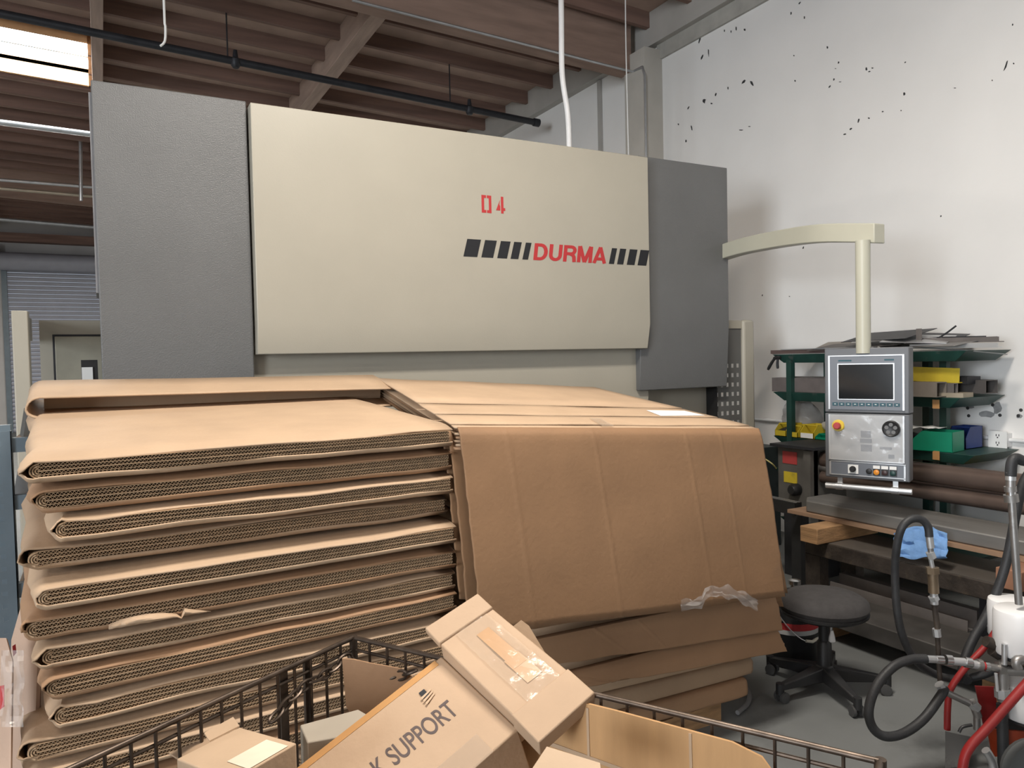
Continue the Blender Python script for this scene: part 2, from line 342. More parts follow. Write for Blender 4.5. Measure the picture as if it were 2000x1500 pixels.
hc = [onY(319, -150, 5.6), onY(320, 0, 5.6), onY(323, 50, 5.6), onY(322, 80, 5.6), onY(313, 90, 5.6)]; hc[0].z = roofz(.4)
pipe('hanging_cable', hc, .008, M_paper, 'short loose white cable end hanging from roof above tall grey panel', 'cable', 3, 6)

# ================================================================ PRESS BRAKE
pb = thing('press_brake', (2.18, 4.9, 0), 'large press brake with beige ram cover and dark grey side panels', 'press brake')
def profile_x(prof, xa, xb): return MB().prism([(xa, y, z) for y, z in prof][::-1], (xb - xa, 0, 0))
gp_ = [(4.40, 3.118), (4.40, 1.885), (4.43, 1.40), (5.3, 1.40), (5.3, 3.118)]
profile_x(gp_, 0, .754).build('side_panel', M_gr, pb, bevel=.006)
profile_x(gp_, 3.488, 4.362).build('side_panel', M_gr, pb, bevel=.006)
rc = profile_x([(4.33, 3.092), (4.33, 1.885), (4.365, 1.71), (4.75, 1.71), (4.75, 3.092)], .764, 3.519).build('ram_cover', M_beige, pb, bevel=.005)
MB().box((.6, 4.47, .95), (3.6, 4.7, 1.8)).build('ram', M_beige, pb)
MB().box((.05, 4.62, 0), (4.32, 6.0, 1.44)).build('frame', M_beige, pb)
MB().box((.3, 5.0, 1.40), (4.1, 5.9, 3.0)).build('upper_frame', M_gr, pb)
MB().box((.1, 4.42, .78), (4.25, 4.62, .92)).build('bed', M_steel, pb)
MB().box((-.10, 4.43, 1.98), (.0, 4.9, 3.05)).build('side_plate', M_gr, pb) if False else None
MB().box((-.012, 4.42, 2.04), (.0, 4.75, 3.06)).build('cover_flange', mat('flange_grey', (.22, .22, .23), .4), pb)
# left guard
MB().box((-.42, 4.86, 0), (-.345, 4.98, 1.975)).build('guard_post', M_beige, pb, bevel=.006)
MB().box((-.42, 4.98, 1.83), (-.37, 5.5, 1.965)).build('guard_rail', M_beige, pb)
gd = MB().box((-.33, 5.45, 0), (.12, 5.50, 1.955)).build('guard_frame', M_beige, pb)
MB().box((-.25, 5.432, .1), (.12, 5.452, 1.855)).build('guard_door', mat('guard_panel_beige', (.36, .34, .27), .5), pb, bevel=.004)
MB().box((-.262, 5.444, .1), (.12, 5.4495, 1.868)).build('door_gap', M_dark, pb)
lc = MB().box((-.10, 4.78, .9), (-.02, 4.86, 1.70)).build('light_curtain', M_black, pb)
MB().box((-.098, 4.772, .95), (-.045, 4.782, 1.66)).build('light_strip', M_paper, lc)
# right guard : beige rounded post + perforated dark plate
MB().box((4.62, 4.50, 0), (4.745, 4.56, 1.935)).build('guard_post', M_beige, pb, bevel=.02)
MB().box((4.40, 4.52, 1.865), (4.63, 4.55, 1.93)).build('guard_rail', M_beige, pb)
pf = MB(); xs = [4.31, 4.33]; cols = 5; x = 4.335
holesx = [(4.335 + i * .058, 4.335 + i * .058 + .027) for i in range(5)]; holesz = [(1.545 - i * .077, 1.545 - i * .077 + .033) for i in range(8)]
xe = sorted({4.33, 4.64} | {v for h in holesx for v in h}); ze = sorted({.3, 1.87} | {v for h in holesz for v in h})
for i in range(len(xe) - 1):
    for j in range(len(ze) - 1):
        if any(abs(xe[i] - h[0]) < 1e-6 for h in holesx) and any(abs(ze[j] - h[0]) < 1e-6 for h in holesz): continue
        pf.box((xe[i], 4.53, ze[j]), (xe[i + 1], 4.533, ze[j + 1]))
pf.build('perforated_guard', M_grd, pb)
MB().box((4.318, 4.50, .4), (4.326, 4.62, 1.40)).build('guard_gap', M_black, pb)
# graphics
FYc = 4.3295
def sc(px, py): return onY(px, py, FYc)
z0, z1 = sc(1000, 507).z, sc(1000, 473).z
zb = lambda px: 0
L_ = sc(905, 502); Rr = sc(1268, 519); z_lo = (sc(905, 502).z + sc(1262, 518).z) / 2; z_hi = z_lo + .112
def stripe(xa, xb): MB().prism([(xa, FYc, z_lo), (xb, FYc, z_lo), (xb + .03, FYc, z_hi), (xa + .03, FYc, z_hi)], (0, -.0008, 0)).build('stripe', M_dblk, rc)
for p, q in ((905, 932), (940, 963), (971, 990), (997, 1012), (1020, 1031)): stripe(sc(p, 500).x, sc(q, 500).x)
for p, q in ((1189, 1199), (1205, 1217), (1224, 1239), (1245, 1263)): stripe(sc(p, 512).x, min(sc(q, 512).x, 3.487))
x0, x1 = sc(1041, 500).x, sc(1183, 512).x
def arc(cx, cz, rx, rz_, a0, a1, n=9): return [(cx + rx * math.cos(math.radians(a0 + (a1 - a0) * i / n)), cz + rz_ * math.sin(math.radians(a0 + (a1 - a0) * i / n))) for i in range(n + 1)]
def strokes(letter_strokes, t, put, name, parent, m, dn):
    mb = MB()
    for si, pts in enumerate(letter_strokes):
        pts = [p for k, p in enumerate(pts) if k == 0 or abs(p[0] - pts[k - 1][0]) + abs(p[1] - pts[k - 1][1]) > 1e-4]; n = len(pts); L_s = []; R_s = []
        for i, p in enumerate(pts):
            d0 = V((pts[i][0] - pts[i - 1][0], pts[i][1] - pts[i - 1][1])).normalized() if i else None
            d1 = V((pts[i + 1][0] - pts[i][0], pts[i + 1][1] - pts[i][1])).normalized() if i < n - 1 else None
            d = d1 if d0 is None else d0 if d1 is None else (d0 + d1).normalized()
            k = 1 if d0 is None or d1 is None else 1 / max(.5, d.dot(d1)); q = V((-d.y, d.x)) * (t / 2 * k)
            L_s.append((p[0] + q.x, p[1] + q.y)); R_s.append((p[0] - q.x, p[1] - q.y))
        off = V(dn) * (.35 * si)
        for i in range(n - 1): mb.prism([put(*L_s[i]), put(*R_s[i]), put(*R_s[i + 1]), put(*L_s[i + 1])], V(dn) + off)
    return mb.build(name, m, parent)
LET = [(.77, [[(.1, 0), (.1, 1)], [(.1, .91), (.34, .91)] + arc(.34, .5, .27, .41, 90, -90) + [(.1, .09)]]),
       (.75, [[(.1, 1), (.1, .36)] + arc(.345, .36, .245, .27, 180, 360) + [(.59, 1)]]),
       (.74, [[(.1, 0), (.1, 1)], [(.1, .91), (.40, .91)] + arc(.40, .70, .19, .21, 90, -90) + [(.1, .49)], [(.38, .47), (.50, .42), (.57, .30), (.60, 0)]]),
       (.86, [[(.1, 0), (.1, 1)], [(.12, 1), (.41, .02)], [(.41, .02), (.70, 1)], [(.72, 1), (.72, 0)]]),
       (.74, [[(.08, 0), (.37, 1)], [(.37, 1), (.66, 0)], [(.18, .27), (.56, .27)]])]
tw = sum(w_ for w_, _ in LET); hx = (x1 - x0) / tw; hz_ = z_hi - z_lo; xo = x0
for w_, ss in LET:
    sx_ = hx; base = xo
    strokes(ss, .185, lambda u, v, base=base, sx_=sx_: V((base + (u + .10 * v) * sx_, FYc, z_lo + v * hz_)), 'brand_letter', rc, M_dred, (0, -.0009, 0)); xo += w_ * hx
st = MB(); nx, nzv, hh = sc(941, 415).x, sc(941, 415).z, .112
def stp(poly): st.prism([(nx + u, FYc, nzv + v) for u, v in poly], (0, -.0008, 0))
stp([(0, 0), (.032, 0), (.032, .018), (.018, .018), (.018, .094), (.032, .094), (.032, .112), (0, .112)])
stp([(.038, 0), (.070, 0), (.070, .112), (.038, .112), (.038, .094), (.052, .094), (.052, .018), (.038, .018)])
stp([(.103, .022), (.134, .022), (.134, .05), (.128, .06), (.134, .092)]); stp([(.140, .004), (.158, .004), (.158, .022), (.170, .022), (.170, .04), (.158, .04), (.158, .112), (.140, .112)])
st.build('stencil_number', M_dred, rc)

# ---- control pendant on its swing arm
PD = 4.4
cp = thing('control_pendant', at(1690, 985, PD), 'grey control console hanging from a curved beige swing arm', 'control panel')
armc = resample([at(1395, 500, 6.1), at(1450, 482, 5.7), at(1530, 466, 5.2), at(1610, 456, 4.75), at(1718, 456, 4.38)], 6)
am = MB(); am_pts = []
for i, p in enumerate(armc):
    t = (armc[min(i + 1, len(armc) - 1)] - armc[max(i - 1, 0)]).normalized(); sd = t.cross(ZZ).normalized(); up = ZZ
    am_pts.append([p + sd * .045 - up * .057, p - sd * .045 - up * .057, p - sd * .045 + up * .057, p + sd * .045 + up * .057])
for q in am_pts: am.v += q
for i in range(len(am_pts) - 1):
    for k in range(4): am.f.append((i * 4 + k, i * 4 + (k + 1) % 4, i * 4 + 4 + (k + 1) % 4, i * 4 + 4 + k))
am.f += [(3, 2, 1, 0), tuple(len(am.v) - 4 + k for k in range(4))]
M_arm = mat('arm_beige', (.50, .49, .40), .4, 0, .03, 4)
am.build('swing_arm', M_arm, cp, bevel=.006)
pt = at(1685, 470, PD); MB().cyl(pt, V((pt.x, pt.y, at(1690, 690, PD).z)), .041, 20).build('pole', M_arm, cp)
# console local frame
TL, TR = at(1610, 681, PD + .14), at(1776, 677, PD - .14)
ex = (TR - TL); ex.z = 0; wd = ex.length; ex.normalize(); ey = ZZ; en = ex.cross(ey)   # en points to the viewer
o3 = TL.copy(); o3.z = (TL.z + TR.z) / 2
def cpt(u, v, d=0): return o3 + ex * (u * wd) - ey * (v * .775) + en * d
def plate(u0, v0, u1, v1, d0, d1): return MB().hexa([cpt(u0, v1, d0), cpt(u1, v1, d0), cpt(u1, v1, d1), cpt(u0, v1, d1), cpt(u0, v0, d0), cpt(u1, v0, d0), cpt(u1, v0, d1), cpt(u0, v0, d1)])
hs = plate(0, 0, 1, .495, -.12, 0).build('upper_housing', M_pend, cp, bevel=.006)
hl = plate(0, .50, 1.0, 1, -.10, 0).build('lower_housing', M_pend, cp, bevel=.006)
plate(.05, .06, .945, .47, 0, .006).build('face_plate', M_pface, hs)
for u in (.05, .925): plate(u, .06, u + .022, .47, .006, .009).build('edge_strip', M_alu, hs)
plate(.05, .055, .947, .063, .0, .009).build('edge_strip', M_alu, hs)
plate(.165, .118, .835, .395, .006, .010).build('screen_bezel', M_alu, hs)
plate(.178, .126, .822, .388, .010, .0105).build('screen', M_scr, hs)
for k in range(10): plate(.10 + k * .081, .417, .10 + k * .081 + .066, .441, .006, .009).build('function_key', M_teal, hs)
for k in range(10): plate(.10 + k * .081 + .022, .426, .10 + k * .081 + .044, .431, .009, .0094).build('key_legend', M_paper, hs)
text('maker_lettering', 'Cybelec', hs, M_dblk, cpt(.175, .104, .006), ex, ey, .013, bold=.02, width=.085) if False else None
text('maker_lettering', 'Electronic', hs, M_teal, cpt(.175, .104, .006), ex, ey, .014, bold=.02, width=.085) if False else None
plate(.72, .088, .83, .100, .006, .0066).build('model_badge', M_teal, hs)
plate(.175, .090, .335, .102, .006, .0066).build('maker_badge', M_teal, hs)
# lower console: film covered panel, buttons
plate(.05, .51, .93, .855, 0, .004).build('button_panel', mat('button_panel_grey', (.36, .37, .38), .35), hl)
plate(.05, .51, .072, .86, .004, .009).build('edge_strip', M_alu, hl); plate(.05, .855, .93, .863, .0, .008).build('edge_strip', M_alu, hl)
plate(.925, .51, .945, .86, .004, .009).build('edge_strip', M_alu, hl)
fl = MB(); fl.grid(22, 18, lambda u, v: cpt(.06 + u * .885, .512 + v * .346, .014 + .010 * nz((u * 5, v * 5, 3)) + .006 * nz((u * 12 + 7, v * 9, 1))))
fl.build('protective_film', M_clear, hl)
c = cpt(.17, .595); MB().lathe(c, [(.034, .004), (.036, .012), (.030, .018)], 22, en).build('stop_ring', M_yelb, hl)
MB().lathe(c, [(.014, .015), (.017, .022), (.021, .034), (.021, .046), (.016, .051)], 20, en).build('stop_button', M_pinkred, hl)
c = cpt(.80, .605); MB().lathe(c, [(.044, .006), (.047, .014), (.047, .030), (.042, .034), (.036, .030)], 26, en).build('handwheel', M_black, hl)
for k in range(5):
    g = k * 2 * math.pi / 5 + .3; q = c + (ex * math.cos(g) + ey * math.sin(g)) * .024
    MB().lathe(q, [(.010, .029), (.011, .0315)], 12, en).build('handwheel_recess', mat('pale_dust', (.14, .14, .14), .5), hl)
for (u, v, w_, h_) in ((.44, .63, .12, .05), (.43, .69, .14, .03), (.44, .735, .13, .05), (.66, .745, .14, .018), (.76, .80, .07, .03)):
    plate(u, v, u + w_, v + h_, .004, .006).build('membrane_key', M_pface, hl)
plate(.06, .875, .95, .975, 0, .003).build('switch_plate', M_pface, hl)
for (u0, v0, u1, v1) in ((.055, .87, .075, .978), (.935, .88, .955, .99), (.055, .87, .955, .876), (.055, .972, .955, .979)): plate(u0, v0, u1, v1, 0, .006).build('edge_strip', M_alu, hl)
plate(.285, .893, .41, .96, .003, .010).build('rotary_plate', M_paper, hl)
MB().lathe(cpt(.345, .925), [(.018, .01), (.018, .022), (.012, .03)], 16, en).build('rotary_knob', M_black, hl)
MB().lathe(cpt(.535, .935), [(.016, .003), (.016, .014), (.010, .016)], 16, en).build('push_button', M_black, hl)
for u, m in ((.625, M_amber), (.72, mat('button_dark_red', (.05, .025, .025), .4)), (.815, mat('button_dark_green', (.015, .05, .045), .4))):
    plate(u - .042, .888, u + .042, .962, .003, .009).build('button_body', M_black, hl); plate(u - .04, .888, u + .04, .912, .009, .012).build('button_legend', M_paper, hl)
    MB().lathe(cpt(u, .938), [(.0155, .009), (.0155, .017), (.011, .019)], 16, en).build('push_button', m, hl)
for u in (.17, .83):
    plate(u - .03, 1.0, u + .03, 1.06, -.03, -.02).build('handle_bracket', M_galv, hl); MB().lathe(cpt(u, 1.07, -.01) - ex * .02, [(.021, 0), (.021, .04)], 14, ex).build('handle_clamp', M_galv, hl)
MB().cyl(cpt(0, 1.07, -.01), cpt(1.02, 1.07, -.01), .017, 16).build('handle_bar', M_alu, hl)

# ================================================================ CARDBOARD STACKS
def outer_sheet(L, D, H, seed, lip=.62, rag=1.0, sq=1.0):
    """folded sheet: fold at x=0, open end at x=L, visible long edge at y=0"""
    nt = 16; path = []
    for i in range(nt + 1): path.append((L - (L - H * .5) * i / nt, H))
    for i in range(1, 9):
        g = math.pi / 2 + math.pi * i / 9; cx, cz = math.cos(g), math.sin(g)
        cx = math.copysign(abs(cx) ** sq, cx); cz = math.copysign(abs(cz) ** sq, cz)
        path.append((H * .5 + cx * H * .5, H * .5 + cz * H * .5))
    for i in range(nt + 1): path.append((H * .5 + (L - H * .5) * i / nt, 0))
    rows = [0, .012, .03, .055, .09, .2, .5, .8, 1.0]; rows = [r for r in rows if r < D] + [D]
    m = MB(); n = len(path)
    for y in rows:
        s = max(0, 1 - y / .075) ** 1.3
        for (x, z) in path:
            sb_ = max(0, 1 - y / .016) if lip < .9 else s
            zz = H / 2 + (z - H / 2) * (1 - (1 - lip) * (s if z > H * .45 else sb_ * 1.25))
            e = max(0, 1 - x / .16)
            zz += s * .004 * nz((x * 4, seed * 3.1, z * 30)) * rag + .004 * nz((x * 1.7, y * 2, seed + z * 9)) * (1 if z > H / 2 else -.2)
            zz += e * s * .010 * nz((x * 25, seed * 7, z * 40)) * rag
            xx = x + e * .016 * nz((y * 9, seed * 5 + 2, z * 20)) * rag
            yy = y - (1 - min(1, y / .05)) * (.006 * nz((x * 3, seed, z * 50)) * rag) - e * s * .012 * nz((x * 20, z * 30, seed)) * rag
            m.v.append(V((xx, yy, zz)))
    for j in range(len(rows) - 1):
        for i in range(n - 1): a = j * n + i; m.f.append((a, a + 1, a + n + 1, a + n))
    return m
def fluted_board(L, seed, z0, D=.35, x0=.034):
    """double-wall board: three liners and two rows of flutes whose ends show along y=0"""
    m = MB(); t, h, lam, n = .0013, .0085, .0098, 6; z = z0; xe = L - .012
    def wob(x): return .0025 * nz((x * 3, seed * 2.3, 0))
    def liner(z):
        k = 24
        for i in range(k):
            xa, xb = x0 + (xe - x0) * i / k, x0 + (xe - x0) * (i + 1) / k; ya, yb = wob(xa), wob(xb)
            m.hexa([(xa, ya, z), (xb, yb, z), (xb, D, z), (xa, D, z), (xa, ya, z + t), (xb, yb, z + t), (xb, D, z + t), (xa, D, z + t)])
    liner(z); z += t
    for row in range(2):
        N = int((xe - x0) / lam * n); A = (h - t) / 2; k0 = len(m.v); ph = rnd.uniform(0, 6)
        for i in range(N + 1):
            x = x0 + (xe - x0) * i / N; amp = A * (1 + .25 * nz((x * 9, seed, row)) - .25); c = z + h / 2 + amp * math.sin(2 * math.pi * (x - x0) / lam + ph); y = wob(x) + .001
            m.v += [V((x, y, c - t / 2)), V((x, y, c + t / 2)), V((x, y + .028, c + t / 2)), V((x, y + .028, c - t / 2))]
        for i in range(N):
            a = k0 + i * 4; b = a + 4
            m.f += [(a, b, b + 1, a + 1), (a + 1, b + 1, b + 2, a + 2), (a + 3, b + 3, b, a)]
        z += h; liner(z); z += t
    return m
H_, L_ = .072, 1.255
Mc = [M_card, M_cardb, M_cardg, M_card]
outs = [outer_sheet(L_, 1.2, H_, s * 1.7 + .3, rag=1.7).mesh('outer_sheet', V((0, 0, 0)), Mc[s % 4]) for s in range(6)]
brd = [[fluted_board(L_, s + .4, .0148).mesh('fluted_board', V((0, 0, 0)), M_core), fluted_board(L_, s + 9.4, .0362).mesh('fluted_board', V((0, 0, 0)), M_core)] for s in range(3)]
fd = MB()
for r_ in (.004, .0095, .015, .0205):
    pts = [(.036 - r_ * 1.15 * math.sin(math.pi * k / 10), .0355 + r_ * math.cos(math.pi * k / 10)) for k in range(11)]
    for k in range(10):
        (xa, za_), (xb, zb2) = pts[k], pts[k + 1]; q = V((.036, 0, .0355)); f_ = 1 - .0035 / r_ if r_ > .005 else .2
        ia, ib = q + (V((xa, 0, za_)) - q) * f_, q + (V((xb, 0, zb2)) - q) * f_; ya = .004 + .004 * nz((k * .5, r_ * 400, 1)); yb = .004 + .004 * nz((k * .5 + .5, r_ * 400, 1))
        A_, B_ = V((xa, ya, za_)), V((xb, yb, zb2)); ia.y = ya; ib.y = yb; dp = V((0, .3, 0)); fd.hexa([A_, ia, ib, B_, A_ + dp, ia + dp, ib + dp, B_ + dp])
foldm = fd.mesh('inner_fold', V((0, 0, 0)), M_core)
ORD = ['top', 'second', 'third', 'fourth', 'fifth', 'sixth', 'seventh', 'eighth', 'ninth', 'tenth', 'eleventh', 'twelfth', 'thirteenth', 'fourteenth', 'fifteenth', 'sixteenth']
EXTRA = {0: 'clean topmost folded carton of the left stack, pale upper face showing', 3: 'fourth folded carton down the left stack, dark crumpled end sticking out left',
         2: 'third folded carton down the left stack, set back at its left end', 5: 'sixth folded carton down the left stack, with a torn crumpled lip'}
jx = [0, .012, .055, -.015, .01, -.022, .012, .02, .035, -.03, -.025, .0, .02, -.01, .015, 0]
jyv = [0, .012, .004, .05, -.012, .0, .004, -.006, .0, -.004, -.01, -.005, 0, -.01, -.006, -.012]
tilt = [3.6, 3.0, 2.6, 2.0, 2.2, 1.7, 1.4, 1.2, 1.0, .8, .6, .5, .4, .3, .2, .1]
zt = 1.348
solid_t = .0045
for i in range(16):
    z = zt - i * .0812 - (.0 if i < 4 else .012)
    t = thing('folded_carton', (-.19 + jx[i], 2.325 + jyv[i], z), EXTRA.get(i, ORD[i] + ' folded brown carton counted from the top of the left stack'), 'cardboard', 'folded cartons of the left stack')
    t.rotation_euler = (math.radians(tilt[i]), math.radians(rnd.uniform(-.35, .25)), math.radians(3.2 + rnd.uniform(-.25, .25)))
    o = bpy.data.objects.new('outer_sheet', outs[[0, 1, 3, 2, 4, 5][i % 6]]); C.objects.link(o); o.parent = t
    md = o.modifiers.new('thickness', 'SOLIDIFY'); md.thickness = solid_t; md.offset = 0
    for q in range(2):
        b_ = bpy.data.objects.new('fluted_board', brd[i % 3][q]); C.objects.link(b_); b_.parent = t
    W0[t.name] = V((0, 0, 0))
    fo = bpy.data.objects.new('inner_fold', foldm); C.objects.link(fo); fo.parent = t
    t.scale = ((L_ - jx[i]) / L_, 1, 1)
    if i == 5:
        tf = MB(); tf.grid(26, 6, lambda u, v: (.20 + .26 * u, -.004 - .018 * math.sin(math.pi * v) * math.sin(math.pi * u) - .006 * nz((u * 30, v * 2, 2)), .004 + .026 * v * math.sin(math.pi * min(1, u * 1.3 + .1)) ** .5 if u < .7 else .004 + .026 * v * (1 - u) / .3))
        x = bpy.data.objects.new('torn_lip', tf.mesh('torn_lip', V((0, 0, 0)), M_card)); C.objects.link(x); x.parent = t
# pallets
def pallet(cx, cy, w_, d_, label, rz=0):
    p = thing('pallet', (cx, cy, 0), label, 'pallet')
    for k in range(3): MB().box((cx - w_ / 2, cy - d_ / 2 + k * (d_ - .09) / 2, 0), (cx + w_ / 2, cy - d_ / 2 + k * (d_ - .09) / 2 + .09, .085)).build('runner', M_lum, p)
    for k in range(7): MB().box((cx - w_ / 2 + k * (w_ - .1) / 6, cy - d_ / 2, .085), (cx - w_ / 2 + k * (w_ - .1) / 6 + .1, cy + d_ / 2, .105)).build('deck_board', M_lum, p)
pallet(.42, 2.98, 1.1, 1.05, 'wooden pallet under the left cardboard stack'); pallet(1.82, 3.02, 1.15, 1.05, 'wooden pallet under the right cardboard stack')
# opened carton lying at the back of the left stack
oc = thing('folded_carton', (-.25, 3.30, 1.468), 'opened flat carton lying across the back of the left stack, lid raised', 'cardboard', 'folded cartons of the left stack')
oc.rotation_euler = (math.radians(9), math.radians(.8), math.radians(1.5))
us = outer_sheet(1.46, .36, .082, 21.3, lip=1.0, rag=.5)
x = bpy.data.objects.new('outer_sheet', us.mesh('outer_sheet', V((0, 0, 0)), M_card)); C.objects.link(x); x.parent = oc
md = x.modifiers.new('thickness', 'SOLIDIFY'); md.thickness = .007; md.offset = 0
ib = MB().box((.05, .16, .006), (1.43, .35, .070)); x = bpy.data.objects.new('inner_board', ib.mesh('inner_board', V((0, 0, 0)), M_cardg)); C.objects.link(x); x.parent = oc
# right stack: cartons with the fold to the front
rz = .11
rs = [outer_sheet(1.15, 1.42, .10, 40 + s * 2.3, lip=.96, rag=.4, sq=.45).mesh('outer_sheet', V((0, 0, 0)), Mc[(s + 1) % 4]) for s in range(4)]
rin = MB(); rin.box((.03, .02, .012), (1.14, 1.40, .088)); rinm = rin.mesh('inner_board', V((0, 0, 0)), M_core)
dxr = [-.10, -.06, -.09, .03, .02, .045, .03, .0, .0, .0, .0]
hs_ = [.085, .085, .09, .075, .07, .10, .115, .115, .115, .115, .115]; zc = .108
for i in range(11):
    t = thing('folded_carton', (2.60 + dxr[i], 2.415 + [.02, .03, .02, .015, .0, .005, -.01, .02, .03, .03, .03][i], zc),
              ['lowest', 'second lowest', 'third lowest', 'fourth lowest', 'fifth lowest', 'sixth lowest', 'seventh lowest', 'eighth lowest', 'ninth lowest', 'second highest', 'highest'][i] + ' folded carton of the right stack, fold facing front', 'cardboard', 'folded cartons of the right stack')
    t.scale = (1, 1, hs_[i] / .10)
    tz = -.35 * i
    t.rotation_euler = (math.radians(.34 * i), math.radians(-.38 * i * .9), math.radians(90 - 2.0 + rnd.uniform(-.7, .7)))
    t.rotation_mode = 'XYZ'
    for nm, me in (('outer_sheet', rs[i % 4]), ('inner_board', rinm)):
        o = bpy.data.objects.new(nm, me); C.objects.link(o); o.parent = t
        if nm == 'outer_sheet': md = o.modifiers.new('thickness', 'SOLIDIFY'); md.thickness = .004; md.offset = 0
    zc += hs_[i] * 1.03
# top sheet of the right stack: four panels parted by slots
FL, FR, BR, BL = V((1.075, 2.40, 1.414)), V((2.545, 2.40, 1.318)), V((2.50, 3.6, 1.468)), V((1.20, 3.6, 1.560))
tp = thing('top_carton', (1.8, 3.0, 1.38), 'flat slotted carton sheet covering the top of the right stack', 'cardboard')
def patch(u, v): return (FL * (1 - u) + FR * u) * (1 - v) + (BL * (1 - u) + BR * u) * v
def vfor(px, py):      # v on the right edge seen at image row py
    lo, hi = 0, 1
    for _ in range(40):
        m_ = (lo + hi) / 2; p = patch(1, m_) - EYE; yy = 750 - F_PX * p.dot(CU) / p.dot(CF)
        if yy > py: lo = m_
        else: hi = m_
    return lo
vs = [0, vfor(0, 835), vfor(0, 820), vfor(0, 803), 1]
for k in range(4):
    a, b = vs[k] + (.009 if k else 0), vs[k + 1]
    MB().grid(20, 4, lambda u, v: patch(u, a + (b - a) * v) + V((0, 0, .002 + .003 * k + .004 * nz((u * 4, k * 2, v))))).build('panel', M_card, tp, solid=.006, soff=0)
for k in range(5): MB().grid(14, 8, lambda u, v: patch(.004 * (k % 2) + u * .99, v) - V((0, 0, .020 + .013 * k))).build('lower_sheet', [M_card, M_cardb, M_cardg][k % 3], tp, solid=.007)
def onpatch(px, py, lift=.008):
    n_ = (FR - FL).cross(BL - FL).normalized(); r = ray(px, py); return EYE + r * ((FL - EYE).dot(n_) / r.dot(n_)) + n_ * lift
MB().prism([onpatch(*p, .011) for p in ((1262, 806), (1336, 807), (1376, 816), (1290, 817))], (0, 0, .0012)).build('paper_slip', M_paper, label='white paper slip lying on the right stack near its edge', cat='paper')
MB().prism([onpatch(*p, .012) for p in ((1150, 822), (1172, 822), (1200, 838), (1176, 838))], (0, 0, .0006)).build('tape_strip', M_ctape, tp)
# sheets draped down the front of the right stack
def drape(TLp, TRp, BRp, BLp, label, m, creases=(), bow=.006, rag=.006, nm='hanging_sheet'):
    def fn(u, v):
        p = (TLp * (1 - u) + TRp * u) * (1 - v) + (BLp * (1 - u) + BRp * u) * v
        y = -bow * math.sin(math.pi * v) + .006 * nz((u * 3, v * 3, 5)) 
        y += .012 * max(0, 1 - v / .03) ** 2
        for c_, w_ in creases:
            d = abs(u - .015 * v - c_); y -= .0024 * max(0, 1 - d / w_)
        e = rag * (nz((v * 14, 3, 1)) * max(0, 1 - u / .02) + nz((v * 14, 9, 1)) * max(0, 1 - (1 - u) / .02))
        b = rag * nz((u * 10, 7, 2)) * max(0, 1 - (1 - v) / .05)
        return p + V((e, y, b))
    return MB().grid(220, 24, fn).build(nm, m, label=label, cat='cardboard', solid=.005, group='sheets hanging over the right stack')
TLd, TRd = V((1.085, 2.385, 1.418)), V((2.535, 2.375, 1.322))
BRd, BLd = onY(1533, 1165, 2.30), onY(940, 1240, 2.27)
drape(TLd, TRd, BRd, BLd, 'large creased brown sheet hanging over the front of the right stack', M_sheet, ((.128, .010), (.385, .008), (.70, .009), (.83, .006)))
drape(V((1.062, 2.43, 1.405)), V((2.50, 2.41, 1.31)), onY(1538, 1158, 2.37), onY(912, 1195, 2.36), 'brown sheet hanging just behind the large creased one, showing at its left', M_sheet, (), .012)
drape(V((1.05, 2.45, 1.39)), V((2.45, 2.435, 1.30)), onY(1530, 1185, 2.395), onY(897, 1170, 2.40), 'innermost hanging sheet, a narrow strip beside the left stack', M_sheet, (), .008)
drape(V((1.2, 2.38, .62)), V((2.60, 2.375, .60)), onY(1528, 1231, 2.355), onY(1060, 1302, 2.36), 'short dented flap just below the large hanging sheet', M_cardb, ((.3, .01), (.45, .008)), .006)
drape(V((1.2, 2.40, .45)), V((2.60, 2.39, .46)), onY(1537, 1272, 2.365), onY(1090, 1352, 2.365), 'stained lower flap under the dented flap of the right stack', M_cardb, ((.2, .01),), .005)
cf = MB(); cf.grid(26, 5, lambda u, v: onY(1330 + 150 * u, 1172 - 28 * math.sin(u * math.pi) * (1 if u > .3 else .3) + 22 * v + 8 * nz((u * 9, v * 3, 4)), 2.25) + V((0, -.012 * nz((u * 8, v * 6, 8)), 0)))
cf.build('tape_strip', M_clear, label='crumpled clear tape hanging from the large sheet bottom edge', cat='tape')
# sheets and film leaning on the left side of the left stack
def sheetpx(name, pts, d, label, m, th=.006, cat='cardboard', parent=None, group=None):
    ds = d if isinstance(d, (list, tuple)) else [d] * len(pts)
    P = [at(x, y, q) for (x, y), q in zip(pts, ds)]; n_ = (P[1] - P[0]).cross(P[2] - P[0]).normalized()
    if n_.dot(EYE - P[0]) < 0: n_ = -n_
    b = MB().prism(P, -n_ * th); return b.build(name, m, parent, label, cat, group)
M_cardx = card('carton_pinkish', (.50, .35, .26))
s1 = sheetpx('leaning_carton', [(46, 1165), (70, 1172), (75, 1240), (66, 1500), (68, 1560), (14, 1560), (22, 1250)], [2.25, 2.2, 2.2, 2.1, 2.1, 2.1, 2.25], 'narrow standing carton sheet pressed against left side of the stack', M_cardx, .01)
s2 = sheetpx('leaning_carton', [(-40, 1246), (12, 1246), (24, 1290), (20, 1560), (-60, 1560)], [2.1, 2.1, 2.05, 1.95, 1.95], 'carton with red print standing at the bottom left frame edge', M_cardx, .01)
sheetpx('red_print', [(0, 1340), (8, 1338), (8, 1380), (0, 1386)], [2.0, 2.0, 1.985, 1.985], None, M_dred, .001, None, s2)
sheetpx('red_print', [(24, 1262), (30, 1258), (32, 1275), (26, 1282)], 2.15, None, M_dred, .001, None, s1)
